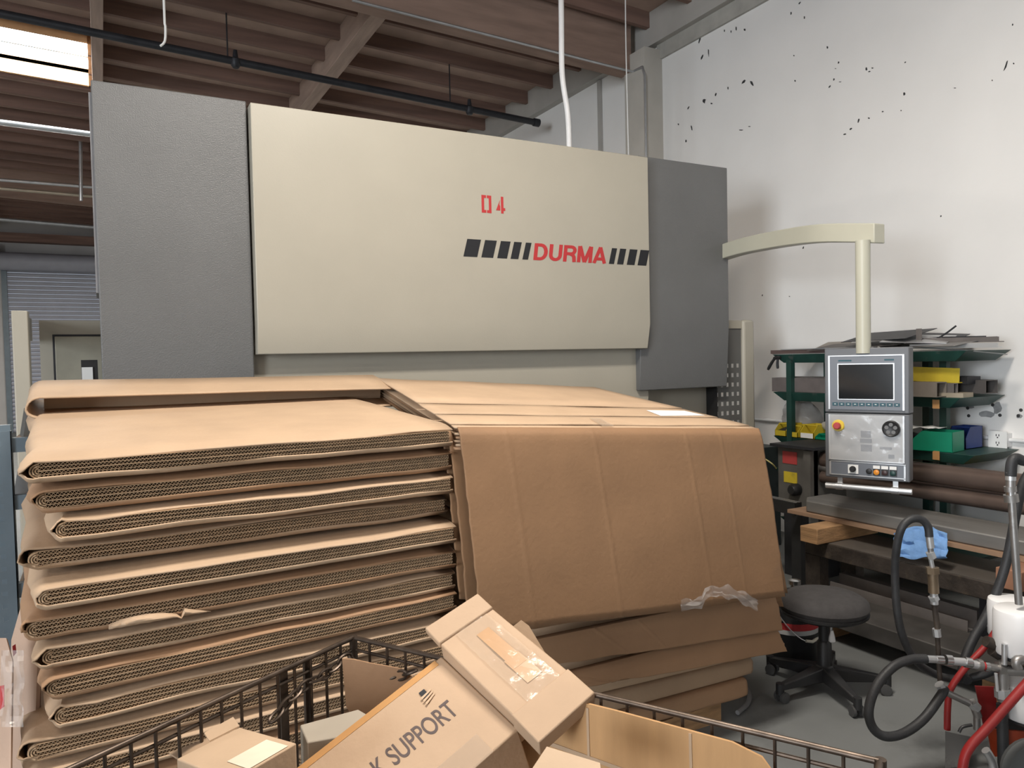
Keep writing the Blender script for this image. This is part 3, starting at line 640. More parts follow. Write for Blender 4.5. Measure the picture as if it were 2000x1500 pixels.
fm = MB(); fm.grid(8, 14, lambda u, v: at(2 + 44 * u + 8 * nz((u * 3, v * 4, 1)), 1270 + 150 * v, 1.93 + .05 * nz((u * 4, v * 5, 3))))
fm.build('plastic_film', M_clear, label='torn clear plastic wrap on the carton left of the stack', cat='plastic film')

# ================================================================ WIRE CART
K0, K1 = V((.578, 2.000, .9)), V((1.225, .872, .9)); cu_ = (K1 - K0).normalized(); cv = V((-cu_.y, cu_.x, 0)); cv = -cv if cv.x > 0 else cv
cl, cw, zb_ = (K1 - K0).length, .80, .36
def K(u, v, z): return V((K0.x, K0.y, 0)) + cu_ * u + cv * v + V((0, 0, z))
ct = thing('wire_cart', K(cl / 2, cw / 2, 0), 'rusty wire basket cart full of empty boxes in the foreground', 'cart')
def rim(z, r, nm): MB().tube([K(0, 0, z), K(cl, 0, z), K(cl, cw, z), K(0, cw, z)], r, 8, closed=True).build(nm, M_wire, ct)
for a, b in (((0, 0), (cl, 0)), ((cl, 0), (cl, cw)), ((cl, cw), (0, cw)), ((0, cw), (0, 0))):
    MB().cyl(K(*a, .9), K(*b, .9), .0065, 10).build('rim_wire', M_wire, ct)
    MB().cyl(K(*a, .868), K(*b, .868), .0045, 8).build('side_wire', M_wire, ct)
    for z in (.70, .53, zb_): MB().cyl(K(*a, z), K(*b, z), .0035, 8).build('side_wire', M_wire, ct)
MB().cyl(K(-.012, -.0, .893), K(-.012, cw, .893), .0055, 10).build('rim_wire', M_wire, ct)
n = int(cw / .052)
for i in range(1, n):
    for u in (0.004, cl - .004): MB().cyl(K(u, cw * i / n, zb_), K(u, cw * i / n, .897), .0038, 6).build('upright_wire', M_wire, ct)
n = int(cl / .06)
for i in range(1, n):
    for v in (.004, cw - .004): MB().cyl(K(cl * i / n, v, zb_), K(cl * i / n, v, .897), .0038, 6).build('upright_wire', M_wire, ct)
for i in range(0, 12): MB().cyl(K(cl * i / 11, 0, zb_), K(cl * i / 11, cw, zb_), .0038, 6).build('floor_wire', M_wire, ct)
for (u, v) in ((0, 0), (cl, 0), (cl, cw), (0, cw)):
    MB().cyl(K(u, v, .14), K(u, v, .905), .011, 10).build('corner_post', M_wire, ct)
    MB().lathe(K(u, v, .06) - cu_ * .015, [(.02, 0), (.06, .003), (.06, .027), (.02, .03)], 16, cu_).build('caster_wheel', M_black, ct)
    MB().box((-.022, -.03, .06), (.022, .03, .15), Matrix.Translation(K(u, v, 0))).build('caster_fork', M_galv, ct)
for v in (.16, .24): MB().box((-.004, -.012, zb_), (.004, .012, .9), Matrix.Translation(K(-.008, v, 0)) @ Matrix.Rotation(math.atan2(cv.y, cv.x) - math.pi / 2, 4, 'Z')).build('flat_bar', M_wire, ct)
# chain at the far corner
cps = resample([K(.016, .30, .80), K(.018, .20, .845), K(.02, .11, .85), K(.02, .045, .868), K(.05, .02, .83), K(.11, .018, .815), K(.17, .018, .835), K(.23, .016, .86)], 8)
acc = 0; li = 0; last = cps[0]
for i in range(1, len(cps)):
    acc += (cps[i] - cps[i - 1]).length
    if acc < .030: continue
    acc = 0; c_ = (cps[i] + last) / 2; t_ = (cps[i] - last).normalized(); last = cps[i]; s_ = t_.cross(ZZ).normalized(); li += 1
    if li % 2 == 0: s_ = t_.cross(s_).normalized()
    pts = [c_ + t_ * (math.cos(g) * .022) + s_ * (math.sin(g) * .0115) for g in [2 * math.pi * k / 16 for k in range(16)]]
    MB().tube(pts, .0038, 6, closed=True).build('chain_link', M_wire, ct)

# ================================================================ BOXES IN THE CART
def orient(P0, P1, P3):
    """frame of a tilted panel: origin P0, unit across P0->P1, unit down P0->P3 (made square), outward normal to the eye"""
    a = (P1 - P0).normalized(); d = P3 - P0; d = (d - a * d.dot(a)); n_ = a.cross(d).normalized()
    if n_.dot(EYE - P0) < 0: n_ = -n_
    return a, d.normalized(), n_
A, B, A2 = at(862, 1281, 1.84), at(1012, 1424, 1.62), at(580, 1492, 1.66)
ea, ed, en_ = orient(A, B, A2); bw = (B - A).length
M_sup = card('support_carton', (.46, .32, .21))
sb = thing('support_box', A, 'long taped carton printed SUPPORT lying tilted on top of the cart', 'box')
def SP(u, v, d=0): return A + ea * u + ed * v + en_ * d
LB = .66
def sbox(u0, u1, v0, v1, d0, d1): return MB().hexa([SP(u0, v1, d0), SP(u1, v1, d0), SP(u1, v0, d0), SP(u0, v0, d0), SP(u0, v1, d1), SP(u1, v1, d1), SP(u1, v0, d1), SP(u0, v0, d1)])
body = sbox(0, bw, .0, LB, -.15, 0).build('body', M_sup, sb, bevel=.004)
# end cap (wider flap assembly)
c1, c2, c3, c4 = at(831, 1233, 1.86), at(934, 1165, 1.93), at(1162, 1353, 1.66), at(1052, 1452, 1.55)
cn = (c3 - c1).cross(c2 - c4).normalized(); cn = cn if cn.dot(EYE - c1) > 0 else -cn
def CP(u, v, d=0): return ((c1 * (1 - u) + c4 * u) * (1 - v) + (c2 * (1 - u) + c3 * u) * v) + cn * d
def cpx(u0, u1, v0, v1, d0, d1, sk0=0, sk1=0): return MB().hexa([CP(u0, v0, d0 + sk0), CP(u1, v0, d0 + sk1), CP(u1, v1, d0 + sk1), CP(u0, v1, d0 + sk0), CP(u0, v0, d1 + sk0), CP(u1, v0, d1 + sk1), CP(u1, v1, d1 + sk1), CP(u0, v1, d1 + sk0)])
cpx(.14, .80, 0.02, 1, -.10, 0).build('end_cap', M_sup, sb, bevel=.004)
cpx(0, .145, 0, 1, -.012, .006, .006, .0).build('end_flap', M_sup, sb, bevel=.003)
cpx(.795, 1, 0, 1, -.035, .008, 0, -.006).build('end_flap', M_sup, sb, bevel=.003)
cpx(.24, .58, .50, .72, .0005, .0015).build('tape', M_tape, sb)
cpx(.50, .70, .48, .74, .0005, .0012).build('tape', M_tape, sb)
tf = MB(); tf.grid(24, 12, lambda u, v: CP(.15 + .66 * u, .28 + .58 * v, .004 + .003 * nz((u * 7, v * 5, 2)) + .003 * nz((u * 15, v * 9, 6)))); tf.build('clear_tape', M_ctape, sb)
sbox(.0, .018, .02, LB, .0003, .001).build('tape', M_tape, sb)
sbox(bw - .06, bw + .001, .07, LB, .0004, .0012).build('clear_tape', M_ctape, sb)
sbox(.05, .075, .085, .10, .0004, .003).build('torn_hole', M_dark, sb)
for k in range(3): MB().prism([SP(.062 + k * .008, .075, .001), SP(.066 + k * .008, .075, .001), SP(.074 + k * .01, .105, .004), SP(.068 + k * .01, .105, .005)], en_ * .0015).build('torn_sliver', M_cardp, sb)
text('box_lettering', 'K SUPPORT', body, M_ink, A, (1, 0, 0), (0, 1, 0), .03) if False else None
# lettering runs along the carton, reading towards the taped end
tb, te = at(772, 1512, 1.6), at(898, 1394, 1.67)
def onface(px, py):
    r = ray(px, py); return EYE + r * ((A - EYE).dot(en_) / r.dot(en_)) + en_ * .0004
tS, tE = onface(744, 1521), onface(898, 1392); hgt = (onface(868, 1366) - onface(890, 1394)).length
exl = -ed; eyl = en_.cross(exl)
lw = (tE - tS).dot(exl)
text('box_lettering', 'K SUPPORT', body, M_ink, tE - exl * lw, exl, eyl, hgt, bold=.008, width=lw, ext=.0005)
# other boxes
def pxbox(name, P0, P1, P3, depth, label, m, th=None, cat='box', parts=True):
    """closed box: P0-P1 / P0-P3 span the top face, depth goes straight down"""
    P2 = P1 + P3 - P0; dn = V((0, 0, -depth)); return MB().hexa([P0 + dn, P1 + dn, P2 + dn, P3 + dn, P0, P1, P2, P3])
bx = thing('small_box', at(470, 1440, 1.62), 'small pale carton with a paper label, lower left in the cart', 'box')
p0, p1, p3 = at(468, 1420, 1.66), at(579, 1451, 1.50), at(345, 1482, 1.50); 
bb = MB(); p2 = p1 + p3 - p0; dn = V((0, 0, -.22)); bb.hexa([p0 + dn, p1 + dn, p2 + dn, p3 + dn, p0, p1, p2, p3]); bb.build('body', M_cardp, bx, bevel=.003)
nf = (p1 - p0).cross(p3 - p0).normalized(); nf = nf if nf.z > 0 else -nf
q = lambda u, v: p0 + (p1 - p0) * u + (p3 - p0) * v + nf * .001
MB().prism([q(.62, .12), q(.98, .12), q(.98, .75), q(.62, .75)], nf * .0006).build('paper_label', mat('cream_label', (.74, .64, .50), .7), bx)
MB().prism([p0, p0 + (p3 - p0) * .5, p0 + (p3 - p0) * .45 + V((-.015, .012, .012)), p0 + V((-.01, .02, .014))], nf * .003).build('flap', M_cardp, bx)
MB().hexa([at(586, 1416, 1.85) + V((0, 0, -.25)), at(700, 1385, 1.85) + V((0, 0, -.25)), at(760, 1420, 1.7) + V((0, 0, -.25)), at(600, 1450, 1.7) + V((0, 0, -.25)), at(586, 1416, 1.85), at(700, 1385, 1.85), at(760, 1420, 1.7), at(600, 1450, 1.7)]).build('small_box', mat('grey_carton', (.42, .37, .30), .8, 0, .08, 5), label='greyish carton tucked beneath the left edge of the printed carton', cat='box', bevel=.003)
sheetpx('loose_flap', [(668, 1287), (690, 1288), (720, 1295), (782, 1306), (830, 1340), (700, 1420), (676, 1380)], 1.95, 'torn brown cardboard flap standing below the chain', M_cardb, .006)
sheetpx('loose_flap', [(1000, 1225), (1018, 1211), (1033, 1222), (1078, 1300), (1110, 1350), (1000, 1330)], [1.88, 1.9, 1.9, 1.86, 1.82, 1.8], 'grey-brown flap poking up behind the taped carton end', M_cardg, .006)
sheetpx('loose_flap', [(1068, 1458), (1172, 1490), (1180, 1560), (1000, 1560)], [1.42, 1.36, 1.3, 1.36], 'pale flap below the right end of the taped carton', M_cardp, .006)
sheetpx('loose_flap', [(330, 1470), (408, 1440), (475, 1420), (350, 1483)], [1.62, 1.66, 1.68, 1.6], 'thin raised flap behind the small pale carton', M_cardg, .004)
# tall carton sheet standing along the right side of the cart
def RS(u, z, off=0): return K(.42 + u * (cl - .42 - .16), .03 + off, z)
ro = thing('open_carton', K(.8, .05, .4), 'open brown carton standing along the right rim of the cart', 'box')
rm = MB(); rm.prism([RS(0, .895), RS(.52, .893), RS(.86, .887), RS(.94, .872), RS(1, .82), RS(1, .40), RS(0, .40)], cv * .006); rm.build('long_side', mat('carton_orange', (.50, .29, .13), .75, 0, .07, 4, .1, 50, stretch=(8, 8, 1)), ro)
for u in (.42, .74): MB().prism([RS(u, .885, .0062), RS(u + .008, .885, .0062), RS(u + .016, .41, .0062), RS(u + .008, .41, .0062)], cv * .002).build('crease', M_card, ro)
MB().prism([RS(0, .80, .0062), RS(1, .75, .0062), RS(1, .742, .0062), RS(0, .79, .0062)], cv * .0015).build('crease', M_card, ro)
MB().prism([RS(0, .40), RS(0, .62), RS(0, .62) + cv * .3, RS(0, .40) + cv * .3], cu_ * .006).build('short_side', M_cardb, ro)
MB().prism([RS(0, .40), RS(1, .40), RS(1, .40) + cv * .3, RS(0, .40) + cv * .3], V((0, 0, .006))).build('bottom', M_cardb, ro)

# ================================================================ GREEN RACK AGAINST THE RIGHT WALL
SXF, SXB = 4.92, 5.38
rk = thing('storage_rack', (5.15, 3.65, 0), 'dark green steel rack with tray shelves against the white wall', 'rack')
for y in (4.29, 3.13):
    xo_ = SXF if y > 4 else SXF + .19
    MB().box((xo_ - .02, y - .025, 0), (xo_ + .025, y + .025, 1.60)).build('post', M_green, rk)
    yr = y if y > 4 else 3.42
    MB().box((SXB - .03, yr - .025, 0), (SXB + .02, yr + .025, 1.60)).build('post', M_green, rk)
def tray(z, ya, yb, h=.07, cut=.09):
    m = MB(); xa, xb = SXF - .015, SXB + .05
    m.hexa([(xa + .03, ya + cut, z - h), (xb - .03, ya + cut, z - h), (xb - .03, yb - cut, z - h), (xa + .03, yb - cut, z - h), (xa, ya, z), (xb, ya, z), (xb, yb, z), (xa, yb, z)])
    return m.build('shelf', M_green, rk, bevel=.003)
SZ = [1.645, 1.335, .968, .70, .30]
tray(SZ[0], 2.86, 4.46); tray(SZ[1], 2.9, 4.46); tray(SZ[2], 2.81, 4.46); tray(SZ[3], 2.81, 4.46); tray(SZ[4], 2.8, 4.4)
for (y, z) in ((3.06, 1.26), (3.06, .915), (3.06, .645)): MB().box((SXF - .021, y - .024, z), (SXF - .019, y + .024, z + .06)).build('rust_patch', M_tape, rk)
def bar(name, x, ya, yb, z, w_, h_, m, label, cat, rz=0, tx=0, shape='box', group=None):
    cy = (ya + yb) / 2; M = Matrix.Translation((x, cy, z)) @ Matrix.Rotation(math.radians(rz), 4, 'Z') @ Matrix.Rotation(math.radians(tx), 4, 'X'); l = abs(yb - ya) / 2; b = MB()
    if shape == 'box': b.box((-w_ / 2, -l, 0), (w_ / 2, l, h_), M)
    elif shape == 'angle': b.prism([M @ V(p) for p in ((-w_ / 2, -l, 0), (w_ / 2, -l, 0), (w_ / 2, -l, .006), (-w_ / 2 + .006, -l, .006), (-w_ / 2 + .006, -l, h_), (-w_ / 2, -l, h_))], M.to_3x3() @ V((0, 2 * l, 0)))
    elif shape == 'tubular':
        t = .005; o_ = [(-w_ / 2, 0), (w_ / 2, 0), (w_ / 2, h_), (-w_ / 2, h_)]; i_ = [(-w_ / 2 + t, t), (w_ / 2 - t, t), (w_ / 2 - t, h_ - t), (-w_ / 2 + t, h_ - t)]
        vs_ = [M @ V((x_, s_ * l, z_)) for s_ in (-1, 1) for x_, z_ in o_ + i_]
        f_ = []
        for k in range(4):
            n_ = (k + 1) % 4; f_ += [(k, n_, 4 + n_, 4 + k), (8 + k, 12 + k, 12 + n_, 8 + n_), (k, 8 + k, 8 + n_, n_), (4 + k, 4 + n_, 12 + n_, 12 + k)]
        b.add(vs_, f_)
    return b.build(name, m, label=label, cat=cat, group=group)
# scrap on the top shelf
zt_ = SZ[0]
def sheet(x, y, z, lx, ly, rz, m, label, tx=0, ty=0, th=.004, skew=0):
    M = Matrix.Translation((x, y, z)) @ Matrix.Rotation(math.radians(rz), 4, 'Z') @ Matrix.Rotation(math.radians(tx), 4, 'X') @ Matrix.Rotation(math.radians(-ty), 4, 'Y')
    M = Matrix.Translation((0, 0, lx / 2 * math.sin(math.radians(ty)))) @ M
    MB().prism([M @ V(p) for p in ((-lx / 2, -ly / 2, 0), (lx / 2, -ly / 2 + skew, 0), (lx / 2, ly / 2, 0), (-lx / 2, ly / 2 - skew, 0))], M.to_3x3() @ V((0, 0, th))).build('scrap_sheet', m, label=label, cat='metal sheet', group='offcuts on top of the green rack')
sheet(5.12, 3.85, zt_ + .002, .40, 1.25, 0, M_scrap, 'broad brown-grey offcut lying flat across the rack top')
sheet(5.10, 3.75, zt_ + .035, .36, .75, 3, mat('scrap_brown', (.16, .145, .135), .6, .3), 'tilted dull brown offcut above the broad one on the rack top', -2, 8)
sheet(5.10, 3.55, zt_ + .085, .34, .55, -4, M_dark, 'black tilted sheet, highest of the offcuts left of the console pole', -1, 12)
sheet(5.2, 3.28, zt_ + .075, .3, .4, 12, M_dark, 'black sheet right of the console pole on the rack top', 4, 10)
sheet(5.08, 3.30, zt_ + .06, .32, .42, 20, M_alu, 'bright aluminium offcut right of the console pole', 3, 10)
sheet(5.1, 3.12, zt_ + .03, .36, .5, -14, mat('scrap_grey', (.26, .25, .24), .5, .4), 'grey square offcut hanging over the rack front edge', 0, 9)
sheet(5.05, 3.42, zt_ + .022, .34, .34, 30, M_scrap, 'small skewed grey offcut under the black sheets', 0, 6, skew=.08)
sheet(5.22, 4.12, zt_ + .03, .22, .22, 5, mat('scrap_tan', (.36, .33, .29), .6, .2), 'small tan offcut towards the far end of the rack top', 0, 16)
bar('steel_strip', 5.0, 2.70, 3.30, zt_ + .018, .05, .03, M_alu, 'bright aluminium channel overhanging the near end of the rack top', 'metal bar', -1.5, .6, 'angle')
bar('steel_strip', 5.1, 2.74, 3.40, zt_ + .055, .06, .035, M_scrap, 'dull brown channel overhanging above the bright channel on the rack', 'metal bar', -3, .8, 'angle')
bar('steel_strip', 5.2, 2.90, 3.40, zt_ + .08, .05, .02, M_dark, 'short dark strip lying behind the channels on the rack top', 'metal bar', 4, 1, 'angle')
bar('steel_strip', 4.98, 3.42, 4.52, zt_ + .006, .06, .03, mat('scrap_maroon', (.16, .11, .10), .6, .3), 'long maroon-brown bar along the rack front edge', 'metal bar', 0, 0)
bar('steel_strip', 4.96, 3.55, 4.4, zt_ + .037, .05, .006, M_alu, 'thin pale strip lying on the maroon-brown bar', 'metal bar', 0, 0)
pipe('thin_rod', [V((5.1, 3.28, zt_ + .05)), V((5.12, 3.16, zt_ + .10)), V((5.13, 3.06, zt_ + .17))], .006, M_dark, 'thin bent rod sticking up from the rack top', 'rod', 3, 6)
pipe('thin_rod', [V((4.95, 3.3, zt_ + .03)), V((4.98, 3.0, zt_ + .01)), V((5.02, 2.67, zt_ - .03))], .004, M_galv, 'thin straight wire pointing past the near end of the rack', 'rod', 3, 6)
bar('short_angle', 5.05, 3.24, 3.28, zt_ + .07, .05, .09, M_scrap, 'small upright angle piece on the rack top', 'metal bar', 0, 0, 'angle')
# clamp hanging from the far end of the rack
cl_ = thing('hand_clamp', onX(1510, 712, 4.9), 'black hand clamp hanging from the far corner of the rack', 'clamp')
for a, b, r, m in (((1516, 696), (1500, 722), .012, M_black), ((1520, 697), (1519, 720), .010, M_dark), ((1512, 700), (1524, 698), .014, M_black)):
    MB().tube([onX(*a, 4.9), (onX(*a, 4.9) + onX(*b, 4.9)) / 2 + V((0, .006, 0)), onX(*b, 4.9)], [r, r * 1.1, r * .8], 8, 3).build('clamp_jaw', m, cl_)
# second shelf: bars
z2 = SZ[1]
bar('steel_tube', 4.99, 3.62, 4.50, z2 + .002, .10, .115, mat('tube_mauve', (.20, .175, .17), .55, .4, .15, 8), 'rusty square tube at the far end of the second shelf', 'metal bar', 0, 0, 'tubular')
bar('steel_tube', 5.12, 3.55, 4.45, z2 + .002, .10, .12, M_scrap, 'grey square tube behind the rusty one on the second shelf', 'metal bar', 0, 0, 'tubular')
bar('steel_tube', 4.90, 3.02, 3.6, z2 + .004, .11, .10, mat('tube_tan', (.25, .22, .19), .55, .3, .1, 8), 'tan square tube end beside the console on the second shelf', 'metal bar', 0, 0, 'tubular')
bar('steel_tube', 4.99, 2.98, 3.5, z2 + .004, .05, .09, M_scrap, 'narrow tube end next to the tan square tube', 'metal bar', 0, 0, 'tubular')
bar('yellow_angle', 5.1, 2.99, 3.42, z2 + .10, .16, .10, M_yel, 'yellow painted angle resting across bars on the second shelf', 'metal bar', 4, 2, 'angle')
bar('white_block', 5.0, 3.44, 3.52, z2 + .10, .08, .09, M_paper, 'cream block at the end of the yellow angle', 'block')
bar('steel_tube', 5.24, 2.87, 3.4, z2 + .02, .12, .09, mat('tube_dark', (.11, .10, .095), .6, .3), 'dark rectangular tube end sticking out near the wall', 'metal bar', -6, 0, 'tubular')
bar('dark_strip', 5.16, 2.95, 3.45, z2 + .085, .14, .05, M_dark, 'black bar lying beneath the yellow angle', 'metal bar', -3, 0)
bar('flat_strip', 5.02, 2.92, 3.12, z2 + .0, .14, .03, mat('tan_wood', (.34, .29, .22), .7), 'tan flat strip on the second shelf near end', 'board', 6, 0)
# bins
def bin_(name, x, y, z, w_, d_, h_, m, label, rz=0, group=None, fill=None, card_=False):
    """open-front stacking bin, mouth towards -X"""
    t = thing(name, (x, y, z), label, 'bin', group); M = Matrix.Translation((x, y, z)) @ Matrix.Rotation(math.radians(rz), 4, 'Z'); th = .004
    P = lambda a, b, c: M @ V((a, b, c))
    MB().box((-d_ / 2, -w_ / 2, 0), (d_ / 2, w_ / 2, th), M).build('base', m, t)
    MB().box((d_ / 2 - th, -w_ / 2, 0), (d_ / 2, w_ / 2, h_), M).build('back', m, t)
    for s_ in (-1, 1):
        y_ = s_ * w_ / 2; MB().prism([P(-d_ / 2, y_, 0), P(d_ / 2, y_, 0), P(d_ / 2, y_, h_), P(-d_ / 2 + d_ * .28, y_, h_), P(-d_ / 2, y_, h_ * .45)], M.to_3x3() @ V((0, -s_ * th, 0))).build('side', m, t)
    MB().box((-d_ / 2, -w_ / 2, 0), (-d_ / 2 + th, w_ / 2, h_ * .45), M).build('front_lip', m, t)
    MB().box((-d_ / 2 + d_ * .28, -w_ / 2, h_ - .008), (-d_ / 2 + d_ * .28 + .006, w_ / 2, h_), M).build('front_rib', m, t)
    if card_: MB().box((-d_ / 2 - .002, -w_ / 2 * .9, h_ * .05), (-d_ / 2 - .0005, w_ / 2 * .9, h_ * .4), M).build('label_card', M_paper, t)
    if fill: MB().grid(6, 6, lambda u, v: P(-d_ / 2 + .006 + u * (d_ - .02), (v - .5) * (w_ - .015), h_ * (.42 + .3 * u) + .012 * nz((u * 9, v * 9, x * 7)))).build('contents', fill, t)
    return t
G = 'yellow bins on the rack'
z3 = SZ[2] + .002
bin_('storage_bin', 5.0, 4.385, z3, .115, .19, .105, M_yel, 'yellow bin with dark contents at the far end of third shelf', group=G, fill=M_dark)
bin_('storage_bin', 5.0, 4.265, z3, .11, .19, .095, M_yel, 'yellow bin right behind the green front post on third shelf', group=G)
bin_('storage_bin', 5.0, 4.12, z3, .13, .19, .11, M_yel, 'yellow bin with white label card on third shelf', group=G, card_=True)
bin_('storage_bin', 5.0, 3.86, z3, .12, .19, .095, M_yel, 'yellow bin beside the plastic bags, left of the console', group=G)
bin_('storage_bin', 5.0, 3.99, z3, .12, .17, .045, M_grn, 'shallow green bin under plastic bags on third shelf')
bin_('storage_bin', 4.99, 3.11, z3, .19, .27, .135, M_grn, 'green bin right of the console on third shelf', rz=-80, fill=M_dark)
bin_('storage_bin', 5.26, 3.08, z3, .13, .2, .15, M_blue, 'dark blue bin behind the green bin', rz=0)
z4 = SZ[3] + .002
bin_('storage_bin', 4.98, 4.30, z4, .13, .2, .10, M_yel, 'yellow bin left of the green post on fourth shelf', group=G)
bin_('storage_bin', 5.02, 4.0, z4, .13, .2, .11, M_yel, 'yellow bin between green post and slip roll frame', group=G, fill=M_dark)
bin_('storage_bin', 4.98, 3.13, z4, .2, .22, .13, M_yel, 'large yellow bin under the console handle right end', rz=-40, group=G, fill=M_bag)
bin_('storage_bin', 5.14, 2.93, z4, .14, .24, .09, M_yel, 'lower yellow bin at the near end of fourth shelf', rz=-16, group=G)
bin_('storage_bin', 5.05, 3.42, z4, .12, .2, .12, M_yel, 'yellow bin just under the console lower edge', group=G, fill=M_lum)
bin_('storage_bin', 5.0, 4.25, SZ[4] + .002, .16, .25, .15, M_blue, 'blue bin on the lowest shelf beside the cardboard')
bin_('storage_bin', 4.98, 4.02, SZ[4] + .002, .14, .22, .12, M_yel, 'yellow bin on the lowest shelf behind lumber block', group=G)
def bag(c, sx, sy, sz, label, m, seed):
    b = MB(); n = 14
    b.grid(n, n, lambda u, v: V(c) + V((sx * math.sin(math.pi * v) * math.cos(2 * math.pi * u), sy * math.sin(math.pi * v) * math.sin(2 * math.pi * u), sz * (1 - math.cos(math.pi * v)) / 2)) * (1 + .28 * nz((math.cos(6.283 * u) * 1.5 + seed, math.sin(6.283 * u) * 1.5, v * 3))) if 0 < v < 1 else V(c) + V((0, 0, sz * v)))
    b.build('plastic_bag', m, label=label, cat='bag')
bag((5.12, 4.58, .97), .10, .14, .22, 'clear plastic bag slumped at the far end of the third shelf', M_bag, 1) if False else None
bag((5.2, 4.42, z3), .12, .19, .27, 'cloudy grey plastic bag behind the yellow bins', M_bag, 1)
bag((5.24, 3.98, z3), .10, .17, .2, 'dark grey crumpled bag behind the yellow bins near the console', mat('grey_bag', (.16, .15, .14), .5, 0, .2, 12, .3, 30), 4)
bag((5.03, 3.96, z3 + .048), .06, .10, .10, 'small clear bag sitting in the shallow green bin', M_bag, 9)
bag((5.08, 3.40, z3), .10, .12, .09, 'crumpled grey sheet in front of the green bin', M_scrap, 12)
MB().grid(10, 5, lambda u, v: (4.93 + .16 * v, 3.40 - .30 * u, z3 + .142 + .02 * nz((u * 5, v * 3, 2)) + .01 * u)).build('paper_sheet', M_paper, label='white crumpled paper lying over the green bin', cat='paper', solid=.002)
# slip roll machine
sr = thing('slip_roll', (4.55, 2.7, 0), 'plate rolling machine with brown steel rolls running along the wall', 'machine')
fr_ = MB().box((4.42, 3.66, .52), (4.78, 3.98, .965)).build('end_frame', mat('machine_grey', (.14, .135, .125), .5, .3, .15, 8), sr, bevel=.008)
MB().box((4.36, 3.60, .965), (4.80, 4.0, .985)).build('frame_cap', M_dark, sr)
MB().box((4.416, 3.80, .84), (4.421, 3.93, .93)).build('red_plate', M_pinkred, fr_); MB().box((4.416, 3.80, .70), (4.421, 3.92, .78)).build('yellow_plate', M_yel, fr_)
MB().box((4.39, 3.66, .40), (4.47, 3.72, .955)).build('frame_rib', MATS['machine_grey'], sr)
for a, b, r in (((4.52, .885), 1.0, .062), ((4.50, .765), 1.0, .045), ((4.62, .77), 1.0, .045)):
    MB().cyl((a[0], .9, a[1]), (a[0], 3.64, a[1]), r, 24).build('roll', M_roll, sr)
MB().cyl((4.50, 3.55, .83), (4.50, 3.66, .83), .03, 14).build('shaft', M_steel, sr)
MB().lathe((4.40, 3.80, .66), [(.03, -.05), (.045, -.03), (.045, .03), (.03, .05)], 14, (1, 0, 0)).build('crank_hub', M_black, sr)
MB().box((4.40, .8, 0), (4.78, 1.1, .965)).build('end_frame', MATS['machine_grey'], sr)
MB().box((4.45, 3.7, 0), (4.75, 3.95, .52)).build('stand_leg', M_dark, sr)
# low bench with steel plates
bn = thing('steel_bench', (4.15, 2.4, 0), 'low heavy rusty steel bench below the stacked plates', 'bench')
MB().box((3.90, 1.2, .375), (4.33, 3.30, .47)).build('bench_top', M_rust, bn, bevel=.006)
MB().box((3.905, 1.21, .470), (4.325, 3.295, .474)).build('top_skin', mat('bench_top_worn', (.13, .115, .10), .55, .4, .2, 5), bn)
for y in (3.24, 1.3):
    for x in (3.94, 4.28): MB().box((x - .04, y - .055, 0), (x + .04, y + .055, .375)).build('leg', M_rust, bn)
for x in (3.94, 4.28): MB().box((x - .02, 1.3, .12), (x + .02, 3.2, .16)).build('stretcher', M_rust, bn)
MB().box((3.80, 3.12, .476), (4.38, 3.25, .575)).build('timber_block', M_lum, label='rough timber block with pale end grain under the plates, near rack post', cat='timber', bevel=.005)
MB().box((3.84, 1.98, .476), (4.3, 2.10, .575)).build('timber_block', mat('timber_red', (.30, .15, .09), .8, 0, .2, 8), label='reddish timber block under the plates at right frame edge', cat='timber', bevel=.005)
MB().box((4.03, 1.2, .577), (4.36, 3.55, .600)).build('wood_board', mat('board_brown', (.30, .19, .12), .75, 0, .2, 4, stretch=(6, .4, 6)), label='long brown board lying under the steel plate', cat='board')
pl_ = MB().prism([(4.06, 1.2, .602), (4.06, 3.42, .602), (4.16, 3.50, .602), (4.40, 3.50, .602), (4.40, 1.2, .602)][::-1], (0, 0, .075)).build('steel_plate', mat('plate_steel', (.24, .235, .225), .5, .5, .15, 4, dirt=(.10, .085, .07), dscale=3, dthr=.6, stretch=(3, .5, 3)), label='thick long steel plate stacked on the board and timber blocks', cat='metal plate', bevel=.008)
rg = MB(); rg.grid(18, 10, lambda u, v: onX(1745 + 105 * u, 1042 + 48 * v - 14 * math.sin(u * 3.1) * (1 - v) + 5 * nz((u * 4, v * 4, 1)), 3.93 - .05 * v) + V((.03 * nz((u * 5, v * 5, 3)), 0, .0)))
rg.build('blue_rag', M_rag, label='blue shop rag hanging over the low bench edge', cat='rag', solid=.003)
for k, (x, z, w_, h_, m) in enumerate(((3.98, .163, .06, .06, M_scrap), (4.06, .163, .05, .10, M_scrap), (4.14, .163, .07, .05, M_steel))):  # front bar coloured darker than galvanised to deepen the shade under the bench
    bar('steel_bar', x, 2.3, 3.15, z, w_, h_, m, ['pale angle bar, front one stored under the low bench', 'brown bar, middle one stored under the low bench', 'grey bar, rear one stored under the low bench'][k], 'metal bar', 0, 0, 'angle' if k != 1 else 'box')
MB().box((4.02, 2.1, 0), (4.30, 2.28, .37)).build('bench_pedestal', M_dark, bn)
MB().prism([(3.58, 1.85, .10), (3.58, 3.05, .10), (3.95 - .06, 3.05, .10), (3.95 - .06, 1.85, .10)], (0, 0, .09)).build('steel_channel', mat('channel_dark', (.07, .065, .06), .55, .3, .3, 7), label='dark steel slab lying on the floor behind the stool', cat='metal bar', bevel=.006)
for y in (1.95, 2.9): MB().box((3.62, y, 0), (3.86, y + .09, .099)).build('floor_block', M_lum, label='floor timber under the dark slab, ' + ('near end' if y < 2 else 'far end'), cat='timber')
